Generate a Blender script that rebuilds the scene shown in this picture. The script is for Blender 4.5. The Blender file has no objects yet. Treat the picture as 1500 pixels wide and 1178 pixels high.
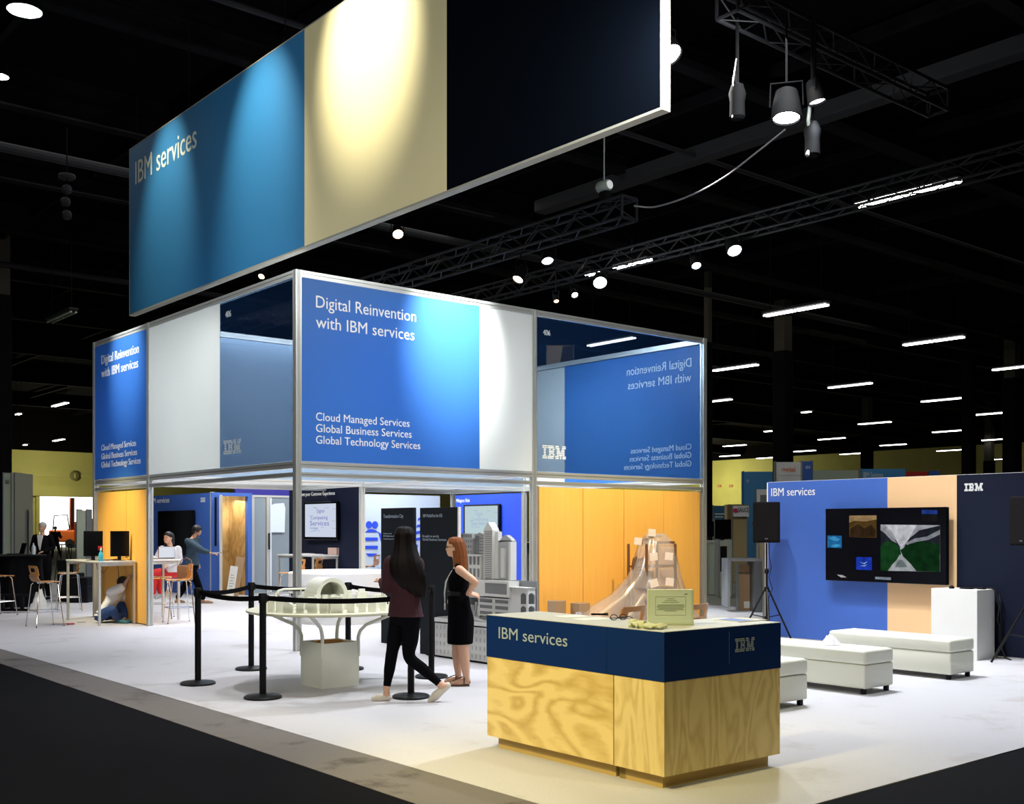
import bpy, bmesh, math, random
from mathutils import Vector, Matrix, noise
random.seed(7)
S = bpy.context.scene
COL = S.collection
PI = math.pi
# ---------------------------------------------------------------- camera geometry (1500x1178, level camera with vertical shift)
FPX = 1623.; CX = 750.; HY = 775.; EYE = 1.6
_a = math.atan((CX + 615) / FPX)
FW = (math.sin(_a), math.cos(_a)); RT = (math.cos(_a), -math.sin(_a))
CAMROT = -_a
def ray(px):
    t = (px - CX) / FPX
    return (FW[0] + RT[0]*t, FW[1] + RT[1]*t)
def pg(px, py, z=0.0):                       # point on the level z
    dep = FPX*(EYE - z)/(py - HY); a = ray(px); return Vector((a[0]*dep, a[1]*dep, z))
def pX(px, py, X):                           # point on the plane x = X
    a = ray(px); t = X/a[0]; return Vector((X, a[1]*t, EYE - (py-HY)*t/FPX))
def pY(px, py, Y):
    a = ray(px); t = Y/a[1]; return Vector((a[0]*t, Y, EYE - (py-HY)*t/FPX))
def pD(px, py, dep):                         # point at a depth
    a = ray(px); return Vector((a[0]*dep, a[1]*dep, EYE - (py-HY)*dep/FPX))
# ---------------------------------------------------------------- materials
MAT = {}
def mat(name, col, rough=.6, metal=0., emit=None, es=1., spec=.5, noise_amt=0., noise_scale=8., bump=0., bscale=200., trans=0., coat=0.):
    if name in MAT: return MAT[name]
    m = bpy.data.materials.new(name); m.use_nodes = True; nt = m.node_tree
    b = nt.nodes['Principled BSDF']
    c = (*col, 1)
    b.inputs['Base Color'].default_value = c; b.inputs['Roughness'].default_value = rough
    b.inputs['Metallic'].default_value = metal; b.inputs['Specular IOR Level'].default_value = spec
    b.inputs['Coat Weight'].default_value = coat
    if emit:
        b.inputs['Emission Color'].default_value = (*emit, 1); b.inputs['Emission Strength'].default_value = es
    tc = nt.nodes.new('ShaderNodeTexCoord')
    if noise_amt:
        n = nt.nodes.new('ShaderNodeTexNoise'); n.inputs['Scale'].default_value = noise_scale; n.inputs['Detail'].default_value = 5
        nt.links.new(tc.outputs['Object'], n.inputs['Vector'])
        r = nt.nodes.new('ShaderNodeMapRange'); r.inputs[1].default_value = .3; r.inputs[2].default_value = .7
        r.inputs[3].default_value = 1-noise_amt; r.inputs[4].default_value = 1+noise_amt*.3
        nt.links.new(n.outputs['Fac'], r.inputs[0])
        x = nt.nodes.new('ShaderNodeVectorMath'); x.operation = 'SCALE'; x.inputs[0].default_value = col
        nt.links.new(r.outputs[0], x.inputs['Scale']); nt.links.new(x.outputs[0], b.inputs['Base Color'])
    if bump:
        n = nt.nodes.new('ShaderNodeTexNoise'); n.inputs['Scale'].default_value = bscale; n.inputs['Detail'].default_value = 3
        nt.links.new(tc.outputs['Object'], n.inputs['Vector'])
        bp = nt.nodes.new('ShaderNodeBump'); bp.inputs['Strength'].default_value = bump; bp.inputs['Distance'].default_value = .004
        nt.links.new(n.outputs['Fac'], bp.inputs['Height']); nt.links.new(bp.outputs[0], b.inputs['Normal'])
    if trans:                                # printed film: part of the light goes through and scatters
        t = nt.nodes.new('ShaderNodeBsdfTranslucent'); t.inputs[0].default_value = c
        mx = nt.nodes.new('ShaderNodeMixShader'); mx.inputs[0].default_value = trans
        nt.links.new(b.outputs[0], mx.inputs[1]); nt.links.new(t.outputs[0], mx.inputs[2])
        nt.links.new(mx.outputs[0], nt.nodes['Material Output'].inputs[0])
    MAT[name] = m; return m
def wood(name, c1, c2, scale=(1,1,1), rough=.5, ring=6., dist=6., axis='Z', coat=.1, sharp=False):
    m = bpy.data.materials.new(name); m.use_nodes = True; nt = m.node_tree; b = nt.nodes['Principled BSDF']
    tc = nt.nodes.new('ShaderNodeTexCoord'); mp = nt.nodes.new('ShaderNodeMapping'); mp.inputs['Scale'].default_value = scale
    nt.links.new(tc.outputs['Object'], mp.inputs[0])
    n1 = nt.nodes.new('ShaderNodeTexNoise'); n1.inputs['Scale'].default_value = 1.0; n1.inputs['Detail'].default_value = 2; n1.inputs['Distortion'].default_value = .6
    nt.links.new(mp.outputs[0], n1.inputs['Vector'])
    mul = nt.nodes.new('ShaderNodeMath'); mul.operation = 'MULTIPLY'; mul.inputs[1].default_value = ring
    fr = nt.nodes.new('ShaderNodeMath'); fr.operation = 'PINGPONG' if not sharp else 'FRACT'
    if not sharp: fr.inputs[1].default_value = .5
    nt.links.new(n1.outputs['Fac'], mul.inputs[0]); nt.links.new(mul.outputs[0], fr.inputs[0])
    n2 = nt.nodes.new('ShaderNodeTexNoise'); n2.inputs['Scale'].default_value = 12; n2.inputs['Detail'].default_value = 6
    nt.links.new(mp.outputs[0], n2.inputs['Vector'])
    ad = nt.nodes.new('ShaderNodeMath'); ad.operation = 'MULTIPLY_ADD'; ad.inputs[1].default_value = .5; 
    nt.links.new(n2.outputs['Fac'], ad.inputs[0]); nt.links.new(fr.outputs[0], ad.inputs[2])
    cr = nt.nodes.new('ShaderNodeValToRGB'); cr.color_ramp.elements[0].position = .22; cr.color_ramp.elements[1].position = .6
    cr.color_ramp.elements[0].color = (*c2, 1); cr.color_ramp.elements[1].color = (*c1, 1)
    nt.links.new(ad.outputs[0], cr.inputs[0]); nt.links.new(cr.outputs[0], b.inputs['Base Color'])
    b.inputs['Roughness'].default_value = rough; b.inputs['Coat Weight'].default_value = coat
    MAT[name] = m; return m
def film(name, tint, col, body, gloss=.06, rough=.03):         # see-through tinted sheet / polythene
    m = bpy.data.materials.new(name); m.use_nodes = True; nt = m.node_tree
    for n in list(nt.nodes):
        if n.type != 'OUTPUT_MATERIAL': nt.nodes.remove(n)
    t = nt.nodes.new('ShaderNodeBsdfTransparent'); t.inputs[0].default_value = (*tint, 1)
    d = nt.nodes.new('ShaderNodeBsdfDiffuse'); d.inputs[0].default_value = (*col, 1)
    g = nt.nodes.new('ShaderNodeBsdfGlossy'); g.inputs['Roughness'].default_value = rough
    a = nt.nodes.new('ShaderNodeMixShader'); a.inputs[0].default_value = body
    lw = nt.nodes.new('ShaderNodeLayerWeight'); f = nt.nodes.new('ShaderNodeMath'); f.operation = 'POWER'; f.inputs[1].default_value = 5.; nt.links.new(lw.outputs['Facing'], f.inputs[0])
    q = nt.nodes.new('ShaderNodeMath'); q.operation = 'MULTIPLY_ADD'; q.inputs[1].default_value = .6; q.inputs[2].default_value = gloss*.4
    e = nt.nodes.new('ShaderNodeMixShader')
    nt.links.new(f.outputs[0], q.inputs[0]); nt.links.new(q.outputs[0], e.inputs[0])
    nt.links.new(t.outputs[0], a.inputs[1]); nt.links.new(d.outputs[0], a.inputs[2])
    nt.links.new(a.outputs[0], e.inputs[1]); nt.links.new(g.outputs[0], e.inputs[2])
    nt.links.new(e.outputs[0], nt.nodes['Material Output'].inputs[0])
    MAT[name] = m; return m
def emis(name, col, s=1.):
    if name in MAT: return MAT[name]
    m = bpy.data.materials.new(name); m.use_nodes = True; nt = m.node_tree
    nt.nodes.remove(nt.nodes['Principled BSDF'])
    e = nt.nodes.new('ShaderNodeEmission'); e.inputs[0].default_value = (*col, 1); e.inputs[1].default_value = s
    nt.links.new(e.outputs[0], nt.nodes['Material Output'].inputs[0]); MAT[name] = m; return m
# ---------------------------------------------------------------- mesh builder
ROOT = {}
class MB:
    def __init__(s): s.v = []; s.f = []; s.mi = []; s.cur = 0
    def _add(s, vs, fs):
        n = len(s.v); s.v += [Vector(v) for v in vs]; s.f += [tuple(i+n for i in f) for f in fs]; s.mi += [s.cur]*len(fs); return s
    def box(s, a, b, M=None):
        x0,y0,z0 = [min(p,q) for p,q in zip(a,b)]; x1,y1,z1 = [max(p,q) for p,q in zip(a,b)]
        vs = [Vector(p) for p in ((x0,y0,z0),(x1,y0,z0),(x1,y1,z0),(x0,y1,z0),(x0,y0,z1),(x1,y0,z1),(x1,y1,z1),(x0,y1,z1))]
        if M: vs = [M @ v for v in vs]
        return s._add(vs, [(0,3,2,1),(4,5,6,7),(0,1,5,4),(1,2,6,5),(2,3,7,6),(3,0,4,7)])
    def rbox(s, a, b, r=.02, seg=3, M=None):   # box with rounded edges
        bm = bmesh.new(); x0,y0,z0 = [min(p,q) for p,q in zip(a,b)]; x1,y1,z1 = [max(p,q) for p,q in zip(a,b)]
        bmesh.ops.create_cube(bm, size=1)
        for v in bm.verts: v.co = Vector((x0+(v.co.x+.5)*(x1-x0), y0+(v.co.y+.5)*(y1-y0), z0+(v.co.z+.5)*(z1-z0)))
        r = min(r, .49*min(x1-x0, y1-y0, z1-z0))
        bmesh.ops.bevel(bm, geom=list(bm.edges)+list(bm.verts), offset=r, segments=seg, profile=.5, affect='EDGES')
        bm.verts.index_update()
        vs = [(M @ v.co) if M else v.co.copy() for v in bm.verts]
        s._add(vs, [tuple(v.index for v in f.verts) for f in bm.faces]); bm.free(); return s
    def prism(s, poly, n, h):                  # polygon (3-D points) swept by vector n*h
        k = len(poly); nv = Vector(n)*h; vs = [Vector(p) for p in poly] + [Vector(p)+nv for p in poly]
        fs = [tuple(range(k))[::-1], tuple(range(k, 2*k))] + [(i, (i+1)%k, k+(i+1)%k, k+i) for i in range(k)]
        return s._add(vs, fs)
    def loft(s, rings, cap=True, closed=True):
        k = len(rings[0]); vs = [p for r in rings for p in r]; fs = []
        for i in range(len(rings)-1):
            for j in range(k if closed else k-1):
                a = i*k+j; b = i*k+(j+1)%k; fs.append((a, b, b+k, a+k))
        if cap: fs += [tuple(range(k))[::-1], tuple(range((len(rings)-1)*k, len(rings)*k))]
        return s._add(vs, fs)
    def tube(s, pts, r, n=8, cap=True):
        pts = [Vector(p) for p in pts]; rs = r if isinstance(r, (list, tuple)) else [r]*len(pts)
        rings = []; up = None
        for i, p in enumerate(pts):
            t = (pts[min(i+1, len(pts)-1)] - pts[max(i-1, 0)])
            if t.length < 1e-9: t = Vector((0,0,1))
            t.normalize()
            if up is None:
                up = t.orthogonal().normalized()
            up = (up - t*up.dot(t)); up = up.normalized() if up.length > 1e-6 else t.orthogonal().normalized()
            w = t.cross(up)
            rings.append([p + (up*math.cos(2*PI*j/n) + w*math.sin(2*PI*j/n))*rs[i] for j in range(n)])
        return s.loft(rings, cap)
    def cyl(s, c, r, h, n=24, r2=None, M=None):
        c = Vector(c); r2 = r if r2 is None else r2
        rings = [[c + Vector((R*math.cos(2*PI*j/n), R*math.sin(2*PI*j/n), z)) for j in range(n)] for R, z in ((r,0),(r2,h))]
        if M: rings = [[M @ p for p in q] for q in rings]
        return s.loft(rings)
    def lathe(s, c, prof, n=32, M=None):
        c = Vector(c); rings = [[c + Vector((max(R,1e-4)*math.cos(2*PI*j/n), max(R,1e-4)*math.sin(2*PI*j/n), z)) for j in range(n)] for R, z in prof]
        if M: rings = [[M @ p for p in q] for q in rings]
        return s.loft(rings)
    def ball(s, c, r, n=16, M=None):
        r = r if isinstance(r, (tuple, list)) else (r, r, r); c = Vector(c); rings = []
        m = n//2
        for i in range(m+1):
            a = -PI/2 + PI*i/m; a = max(min(a, PI/2-.02), -PI/2+.02)
            ring = [Vector((r[0]*math.cos(a)*math.cos(2*PI*j/n), r[1]*math.cos(a)*math.sin(2*PI*j/n), r[2]*math.sin(a))) for j in range(n)]
            rings.append([c + ((M @ p) if M else p) for p in ring])
        return s.loft(rings)
    def build(s, name, m, parent=None, local=False, smooth=False, auto=True):
        me = bpy.data.meshes.new(name); vs = s.v
        M = None
        if parent is not None and not local: M = ROOT[parent].inverted()
        if M: vs = [M @ v for v in vs]
        me.from_pydata([tuple(v) for v in vs], [], s.f)
        ms = m if isinstance(m, (list, tuple)) else [m]
        for q in ms: me.materials.append(q)
        for p, i in zip(me.polygons, s.mi): p.material_index = min(i, len(ms)-1)
        bm = bmesh.new(); bm.from_mesh(me); bmesh.ops.recalc_face_normals(bm, faces=bm.faces); bm.to_mesh(me); bm.free()
        if smooth:
            for p in me.polygons: p.use_smooth = True
            if auto: me.set_sharp_from_angle(angle=math.radians(40))
        me.update()
        o = bpy.data.objects.new(name, me); COL.objects.link(o)
        if parent is not None:
            o.parent = parent; ROOT[o] = ROOT[parent]
        else: ROOT[o] = Matrix.Identity(4)
        return o
def tag(o, label=None, cat=None, group=None, kind=None):
    if label: o['label'] = label
    if cat: o['category'] = cat
    if group: o['group'] = group
    if kind: o['kind'] = kind
    return o
def thing(name, label, cat, loc=(0,0,0), rz=0., group=None):
    o = bpy.data.objects.new(name, None); COL.objects.link(o); o.location = loc; o.rotation_euler = (0,0,rz)
    o.empty_display_size = .1
    ROOT[o] = Matrix.Translation(Vector(loc)) @ Matrix.Rotation(rz, 4, 'Z')
    return tag(o, label, cat, group)
def struct(name, mb, m): return tag(mb.build(name, m), kind='structure')
def dup(root, loc, rz, label=None, group=None):
    def cp(o, par):
        c = o.copy(); COL.objects.link(c)
        if par is not None: c.parent = par
        for ch in KIDS(o): cp(ch, c)
        return c
    r = cp(root, None); r.location = loc; r.rotation_euler = (0,0,rz)
    if label: r['label'] = label
    if group: r['group'] = group
    return r
def KIDS(o): return [c for c in COL.objects if c.parent == o]
def fuse(mb, name, m, parent, voxel=.008, smooth=4, local=True):
    """merge overlapping volumes into one continuous skin"""
    o = mb.build(name, m, parent, local=local)
    r = o.modifiers.new('r', 'REMESH'); r.mode = 'VOXEL'; r.voxel_size = voxel
    sm = o.modifiers.new('s', 'SMOOTH'); sm.factor = .5; sm.iterations = smooth
    dg = bpy.context.evaluated_depsgraph_get(); dg.update()
    me = bpy.data.meshes.new_from_object(o.evaluated_get(dg)); old = o.data
    o.modifiers.clear(); o.data = me; bpy.data.meshes.remove(old)
    me.name = name
    if not me.materials: me.materials.append(m)
    for p in me.polygons: p.use_smooth = True
    return o
# ---------------------------------------------------------------- lettering
_fc = {}
def glyphs(txt):
    if txt in _fc: return _fc[txt]
    cu = bpy.data.curves.new('t', 'FONT'); cu.body = txt; cu.size = 1; cu.resolution_u = 3
    o = bpy.data.objects.new('t', cu); COL.objects.link(o)
    dg = bpy.context.evaluated_depsgraph_get(); dg.update()
    me = bpy.data.meshes.new_from_object(o.evaluated_get(dg))
    vs = [v.co.copy() for v in me.vertices]; fs = [tuple(p.vertices) for p in me.polygons]
    bpy.data.objects.remove(o); bpy.data.curves.remove(cu); bpy.data.meshes.remove(me)
    _fc[txt] = (vs, fs); return vs, fs
CAPH = None
def text_mb(mb, txt, p0, xd, width=None, cap=.1, up=(0,0,1), thick=.004):
    """flat letters with baseline start p0, running along xd; width fits the line, cap = capital height; they stand proud by thick"""
    global CAPH
    if CAPH is None: CAPH = max(v.y for v in glyphs('H')[0])
    vs, fs = glyphs(txt); x0 = min(v.x for v in vs); x1 = max(v.x for v in vs)
    xd = Vector(xd).normalized(); up = Vector(up).normalized(); nn = xd.cross(up)
    sy = cap/CAPH; sx = width/(x1-x0) if width else sy
    p0 = Vector(p0)
    base = [p0 + xd*((v.x-x0)*sx) + up*(v.y*sy) for v in vs]
    n = len(base)
    # front and back faces plus the rim
    ed = {}
    for f in fs:
        for i in range(len(f)):
            a, b = f[i], f[(i+1)%len(f)]; ed[(a,b)] = 1
    rim = [(a, b, b+n, a+n) for (a,b) in ed if (b,a) not in ed]
    mb._add([q + nn*thick for q in base] + base, list(fs) + [tuple(i+n for i in f[::-1]) for f in fs] + [tuple(r[::-1]) for r in rim])
    return mb
LOGO = [  # eight bars, each a list of spans on a 1000-wide field
 [(0,194),(222,470),(556,700),(856,1000)], [(0,194),(222,498),(556,717),(839,1000)],
 [(55,139),(277,361),(433,512),(611,733),(822,945)], [(55,139),(277,488),(611,750),(805,945)],
 [(55,139),(277,488),(611,695),(702,854),(861,945)], [(55,139),(277,361),(433,512),(611,695),(719,837),(861,945)],
 [(0,194),(222,498),(556,695),(736,820),(861,1000)], [(0,194),(222,470),(556,695),(753,803),(861,1000)]]
def logo_mb(mb, p0, xd, w, h, thick=.004, fill=.62):
    xd = Vector(xd).normalized(); up = Vector((0,0,1)); nn = xd.cross(up); p0 = Vector(p0)
    for i, row in enumerate(LOGO):
        z1 = h*(1 - i/8.); z0 = z1 - h/8.*fill
        for a, b in row:
            P = [p0 + xd*(a/1000*w) + up*z0, p0 + xd*(b/1000*w) + up*z0, p0 + xd*(b/1000*w) + up*z1, p0 + xd*(a/1000*w) + up*z1]
            mb.prism(P, nn, thick)
    return mb
# palette -------------------------------------------------------
mat('blue', (.045,.125,.46), .5, noise_amt=.03)
mat('film_blue', (.060,.225,.60), .45, trans=.45)
mat('film_white', (.78,.80,.78), .45, trans=.45)
mat('film_pale', (.30,.40,.50), .45, trans=.4); mat('film_text', (.75,.85,.95), .5, trans=.2)
mat('banner_blue', (.022,.185,.40), .6, bump=.1, bscale=600)
mat('banner_cream', (.80,.70,.38), .6, bump=.1, bscale=600)
mat('banner_navy', (.0016,.0028,.0055), .95, spec=.02)
film('film_navy', (.66,.74,.82), (.012,.040,.11), .34, .05)
mat('white', (.80,.80,.78), .5); mat('paint_white', (.72,.72,.69), .5, noise_amt=.04, noise_scale=3)
mat('alu', (.62,.63,.60), .35, metal=.6); mat('alu_dark', (.25,.26,.25), .4, metal=.6)
mat('chrome', (.75,.75,.75), .15, metal=1.); mat('black', (.003,.003,.004), .6, spec=.2); mat('black_metal', (.004,.004,.005), .45, spec=.3)
mat('black_cloth', (.003,.003,.004), .9, spec=.1); mat('black_gloss', (.0025,.0025,.004), .15, spec=.3)
mat('letter_white', (.80,.82,.80), .5); mat('letter_grey', (.36,.43,.50), .6)
mat('navy', (.0045,.0075,.022), .7, spec=.15); mat('kiosk_navy', (.0025,.022,.125), .7, spec=.1)
mat('peach', (.78,.50,.26), .6); mat('counter_top', (.52,.53,.50), .45)
mat('leather', (.80,.80,.68), .38, bump=.15, bscale=90); mat('grey_wall', (.30,.32,.33), .5)
mat('slate', (.013,.016,.021), .7, spec=.12); mat('lamp_black', (.0018,.0018,.002), .8, spec=.05); mat('pale_wall', (.50,.58,.66), .5); mat('royal', (.02,.07,.62), .5)
mat('skin', (.62,.33,.21), .5, noise_amt=.05); mat('skin2', (.70,.40,.27), .5); mat('skin_dark', (.40,.22,.15), .5)
mat('hair_dark', (.006,.003,.0035), .6, spec=.15, noise_amt=.5, noise_scale=60); mat('hair_ginger', (.23,.075,.022), .6, spec=.2, noise_amt=.2, noise_scale=20); mat('hair_grey', (.40,.38,.36), .6); mat('hair_black', (.008,.007,.008), .5)
mat('maroon', (.038,.004,.012), .85, noise_amt=.15, noise_scale=30); mat('jeans_black', (.0022,.0022,.004), .9, spec=.08); mat('dress_black', (.0018,.0018,.003), .9, spec=.06)
mat('shoe_pale', (.66,.60,.50), .35); mat('sandal', (.10,.055,.03), .5); mat('shirt_white', (.75,.74,.74), .8); mat('red', (.62,.012,.012), .7)
mat('denim', (.03,.065,.10), .8, noise_amt=.2, noise_scale=30); mat('denim_blue', (.02,.06,.20), .8, noise_amt=.25, noise_scale=25); mat('suit', (.004,.004,.006), .9, spec=.1)
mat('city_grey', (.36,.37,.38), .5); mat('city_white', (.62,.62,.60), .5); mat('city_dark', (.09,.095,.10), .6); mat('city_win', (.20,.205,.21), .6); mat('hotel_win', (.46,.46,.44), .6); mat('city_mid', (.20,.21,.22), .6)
mat('cardboard', (.38,.24,.13), .8); mat('tan', (.38,.28,.13), .7); mat('teal', (.02,.12,.24), .6)
mat('orange', (.80,.16,.03), .5); mat('sign_red', (.5,.03,.02), .5); mat('sky_blue', (.08,.30,.62), .5); mat('green_grey', (.40,.46,.36), .6)
mat('ceiling_black', (.0035,.0030,.0035), .95, spec=.02); mat('steel_dark', (.0075,.007,.0085), .85, spec=.05, noise_amt=.6, noise_scale=1.5); mat('duct', (.022,.022,.025), .7, spec=.1)
mat('column_top', (.045,.04,.028), .9); mat('rubber', (.01,.01,.01), .8); mat('model_white', (.86,.87,.79), .45)
mat('shoe_teal', (.03,.13,.15), .6); mat('shoe_tan', (.42,.25,.15), .6); mat('paper', (.80,.79,.74), .7); mat('sign_paper', (.50,.58,.50), .6); mat('tag_paper', (.82,.66,.52), .7)
mat('glove', (.50,.52,.34), .8); mat('crimson', (.55,.02,.08), .5); mat('bottle_blue', (.05,.45,.6), .2); mat('bag_brown', (.20,.10,.05), .6)
mat('lip', (.45,.10,.08), .5); mat('eye_dark', (.02,.012,.01), .3)
wood('plywood', (.86,.66,.27), (.62,.42,.12), (1.0,.6,2.0), ring=10, coat=.05)
wood('plywood_side', (.82,.64,.28), (.66,.48,.18), (3.4,3.4,1.0), ring=8, coat=.05)
wood('amber_wood', (.98,.52,.11), (.95,.485,.09), (9,9,.6), ring=2, rough=.55)
wood('stool_wood', (.62,.30,.10), (.50,.22,.06), (3,3,14), ring=2, rough=.4)
wood('closet_ply', (.62,.44,.20), (.38,.24,.09), (1.5,1.5,.8), ring=5)
film('polythene', (.97,.96,.95), (.85,.76,.70), .28, .25, .22)
def carpet(name, col, dirt, amt, sc=1.2):
    m = bpy.data.materials.new(name); m.use_nodes = True; nt = m.node_tree; b = nt.nodes['Principled BSDF']; b.inputs['Roughness'].default_value = .95
    b.inputs['Specular IOR Level'].default_value = .1
    tc = nt.nodes.new('ShaderNodeTexCoord')
    n = nt.nodes.new('ShaderNodeTexNoise'); n.inputs['Scale'].default_value = sc; n.inputs['Detail'].default_value = 8; n.inputs['Roughness'].default_value = .7
    n2 = nt.nodes.new('ShaderNodeTexNoise'); n2.inputs['Scale'].default_value = 90; n2.inputs['Detail'].default_value = 3
    cr = nt.nodes.new('ShaderNodeValToRGB'); cr.color_ramp.elements[0].position = .33; cr.color_ramp.elements[1].position = .33+amt
    cr.color_ramp.elements[0].color = (*dirt, 1); cr.color_ramp.elements[1].color = (*col, 1)
    nt.links.new(tc.outputs['Object'], n.inputs['Vector']); nt.links.new(tc.outputs['Object'], n2.inputs['Vector'])
    nt.links.new(n.outputs['Fac'], cr.inputs[0])
    mx = nt.nodes.new('ShaderNodeMix'); mx.data_type = 'RGBA'; mx.blend_type = 'MULTIPLY'; mx.inputs[0].default_value = .25
    nt.links.new(cr.outputs[0], mx.inputs[6]); nt.links.new(n2.outputs['Fac'], mx.inputs[7]); nt.links.new(mx.outputs[2], b.inputs['Base Color'])
    bp = nt.nodes.new('ShaderNodeBump'); bp.inputs['Strength'].default_value = .4; bp.inputs['Distance'].default_value = .006
    n3 = nt.nodes.new('ShaderNodeTexNoise'); n3.inputs['Scale'].default_value = 180
    nt.links.new(tc.outputs['Object'], n3.inputs['Vector']); nt.links.new(n3.outputs['Fac'], bp.inputs['Height']); nt.links.new(bp.outputs[0], b.inputs['Normal'])
    MAT[name] = m; return m
carpet('carpet_white', (.62,.61,.64), (.52,.50,.50), .12)
carpet('carpet_grey', (.20,.185,.18), (.11,.10,.095), .14, 1.8)
carpet('carpet_black', (.0042,.0046,.0075), (.003,.003,.005), .3)
carpet('hall_floor', (.30,.31,.25), (.22,.23,.19), .3)
# ================================================================ THE HALL
X0, X1, Y0, Y1, ZC = -12., 112., -8., 100., 11.9
m = MB(); m.box((X0,Y0,-.10),(X1,Y1,-.012)); struct('floor', m, MAT['hall_floor'])
m = MB(); m.box((X0,Y0,ZC),(X1,Y1,ZC+.2)); struct('ceiling', m, MAT['ceiling_black'])
mat('wall_yellow', (.46,.43,.13), .7, noise_amt=.12, noise_scale=.4)
# left-hand far wall with the open dock door
d0 = pY(57,727,Y1); d1x = pY(160,727,Y1).x; dz = d0.z
m = MB(); m.box((X0,Y1,0),(d0.x,Y1+.4,8.4)); m.box((d1x,Y1,0),(X1,Y1+.4,8.4)); m.box((d0.x,Y1,dz),(d1x,Y1+.4,8.4))
m.box((d0.x-.3,Y1-.25,0),(d0.x,Y1,dz+.6)); m.box((d0.x-14,Y1-.6,0),(d0.x-13.2,Y1,8.4)); m.box((d0.x-4.2,Y1-.6,0),(d0.x-3.4,Y1,8.4))
m.box((d0.x-3,Y1-.3,dz+1.7),(d1x,Y1,dz+2.0)); m.box((d0.x-1,Y1-.5,dz+.02),(d1x,Y1,dz+.9))
struct('wall_far', m, MAT['wall_yellow'])
m = MB(); m.box((X0,Y1,8.4),(X1,Y1+.4,ZC)); m.box((X1,Y0,10.4),(X1+.3,Y1,ZC)); struct('wall_far_upper', m, MAT['ceiling_black'])
m = MB(); m.box((X1,Y0,0),(X1+.3,Y1,10.4)); struct('wall_right', m, MAT['wall_yellow'])
m = MB(); m.box((X0-.3,Y0,0),(X0,Y1,ZC)); struct('wall_left', m, MAT['ceiling_black'])
m = MB(); m.box((X0,Y0-.3,0),(X1,Y0,ZC)); struct('wall_near', m, MAT['ceiling_black'])
m = MB(); m.box((d0.x-30, Y1+.5, -.1),(d1x+40, Y1+60, -.02)); struct('floor_outside', m, MAT['paint_white'])
# round number plate over the dock door, two orange plates on the right wall
c = pY(109,697,Y1-.75); m = MB(); m.lathe((0,0,0), [(.42,0),(.42,.05),(.38,.08)], 28, Matrix.Translation(c) @ Matrix.Rotation(PI/2,4,'X'))
o = m.build('dock_number_plate', mat('olive_dark',(.12,.11,.03),.6), smooth=True); tag(o,'round dark number plate on the yellow wall above the bright dock door','sign')
m = MB(); text_mb(m, '1', c+Vector((-.06,-.09,-.2)), (1,0,0), .13, .4, thick=.02); m.build('numeral', MAT['wall_yellow'], o)
for px, lb in ((1054,'left of two small orange exit signs on the yellow far wall'),(1071,'right of two small orange exit signs on the yellow far wall')):
    c = pX(px,712,X1-.02); m = MB(); m.box((c.x-.1,c.y-.27,c.z-.16),(c.x,c.y+.27,c.z+.16))
    o = m.build('exit_sign', mat('orange_dim',(.45,.12,.02),.5)); tag(o, lb, 'sign', 'orange exit signs')
    m = MB(); text_mb(m,'EXIT', (c.x-.1,c.y+.2,c.z-.09), (0,-1,0), .4, .18, thick=.02); m.build('lettering', MAT['letter_grey'], o)
# carpets
def poly_slab(name, pts, z0, z1, mt, lb=None):
    m = MB(); m.prism([(p[0],p[1],z0) for p in pts], (0,0,1), z1-z0); o = m.build(name, mt)
    return tag(o, lb, 'carpet') if lb else tag(o, kind='structure')
e1 = [pg(400,1058), pg(760,1166)]; e2 = [pg(0,971.5), pg(613,1178)]
def line_at(p, q, y): t = (y-p.y)/(q.y-p.y); return Vector((p.x+(q.x-p.x)*t, y, 0))
wa, wb = line_at(e1[0], e1[1], 3.80), line_at(e1[0], e1[1], 34.)
ga, gb = line_at(e2[0], e2[1], 3.80), line_at(e2[0], e2[1], 34.)
wb.x = line_at(e1[0], e1[1], 17).x + (pg(0,942.7).x - line_at(e1[0],e1[1],17).x)*2.2
poly_slab('exhibition_carpet', [wa, (18.2,3.80), (18.2,34), wb], -.011, .0, MAT['carpet_white'], 'large pale grey exhibition carpet under the whole stand')
poly_slab('border_carpet', [ga, wa, wb, gb], -.011, -.003, MAT['carpet_grey'], 'scuffed brown grey carpet strip along the edge of the pale carpet')
poly_slab('aisle_carpet', [(X0,Y0),(40,Y0),(40,3.795),ga,gb,(gb.x,60),(X0,60)], -.0115, -.006, MAT['carpet_black'], 'black aisle carpet in the foreground around the stand')
# roof steel: deep beams running across, lighter purlins the other way
k = 1
for y in [4,9.5,15,20.5,26,31.5,37,44,52,62,74,88]:
    m = MB(); m.box((X0,y-.14,ZC-.55),(X1,y+.14,ZC-.50)); m.box((X0,y-.02,ZC-.9),(X1,y+.02,ZC)); m.box((X0,y-.16,ZC-.95),(X1,y+.16,ZC-.88))
    struct('trim_%d' % k, m, MAT['steel_dark']); k += 1
for x in [-7,-2.5,2,6.5,11,15.5,20,26,33,42,53,66,82]:
    m = MB(); m.box((x-.07,Y0,ZC-.42),(x+.07,Y1,ZC-.16)); struct('trim_%d' % k, m, MAT['steel_dark']); k += 1
# ducts / bars near the upper right
m = MB(); m.rbox((21.,3,ZC-1.2),(21.45,24,ZC-.85),.05); m.rbox((17.2,8.2,ZC-1.5),(18.0,9.0,ZC-.95),.04); struct('trim_%d' % k, m, MAT['duct']); k += 1
m = MB(); m.tube([(0,28,ZC-1.2),(60,28,ZC-1.2)], .12, 10); m.tube([(0,40,ZC-1.3),(90,40,ZC-1.3)], .1, 8); m.tube([(X0,18,ZC-1.1),(40,18,ZC-1.1)], .06, 8)
struct('trim_%d' % k, m, MAT['duct']); k += 1
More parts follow.
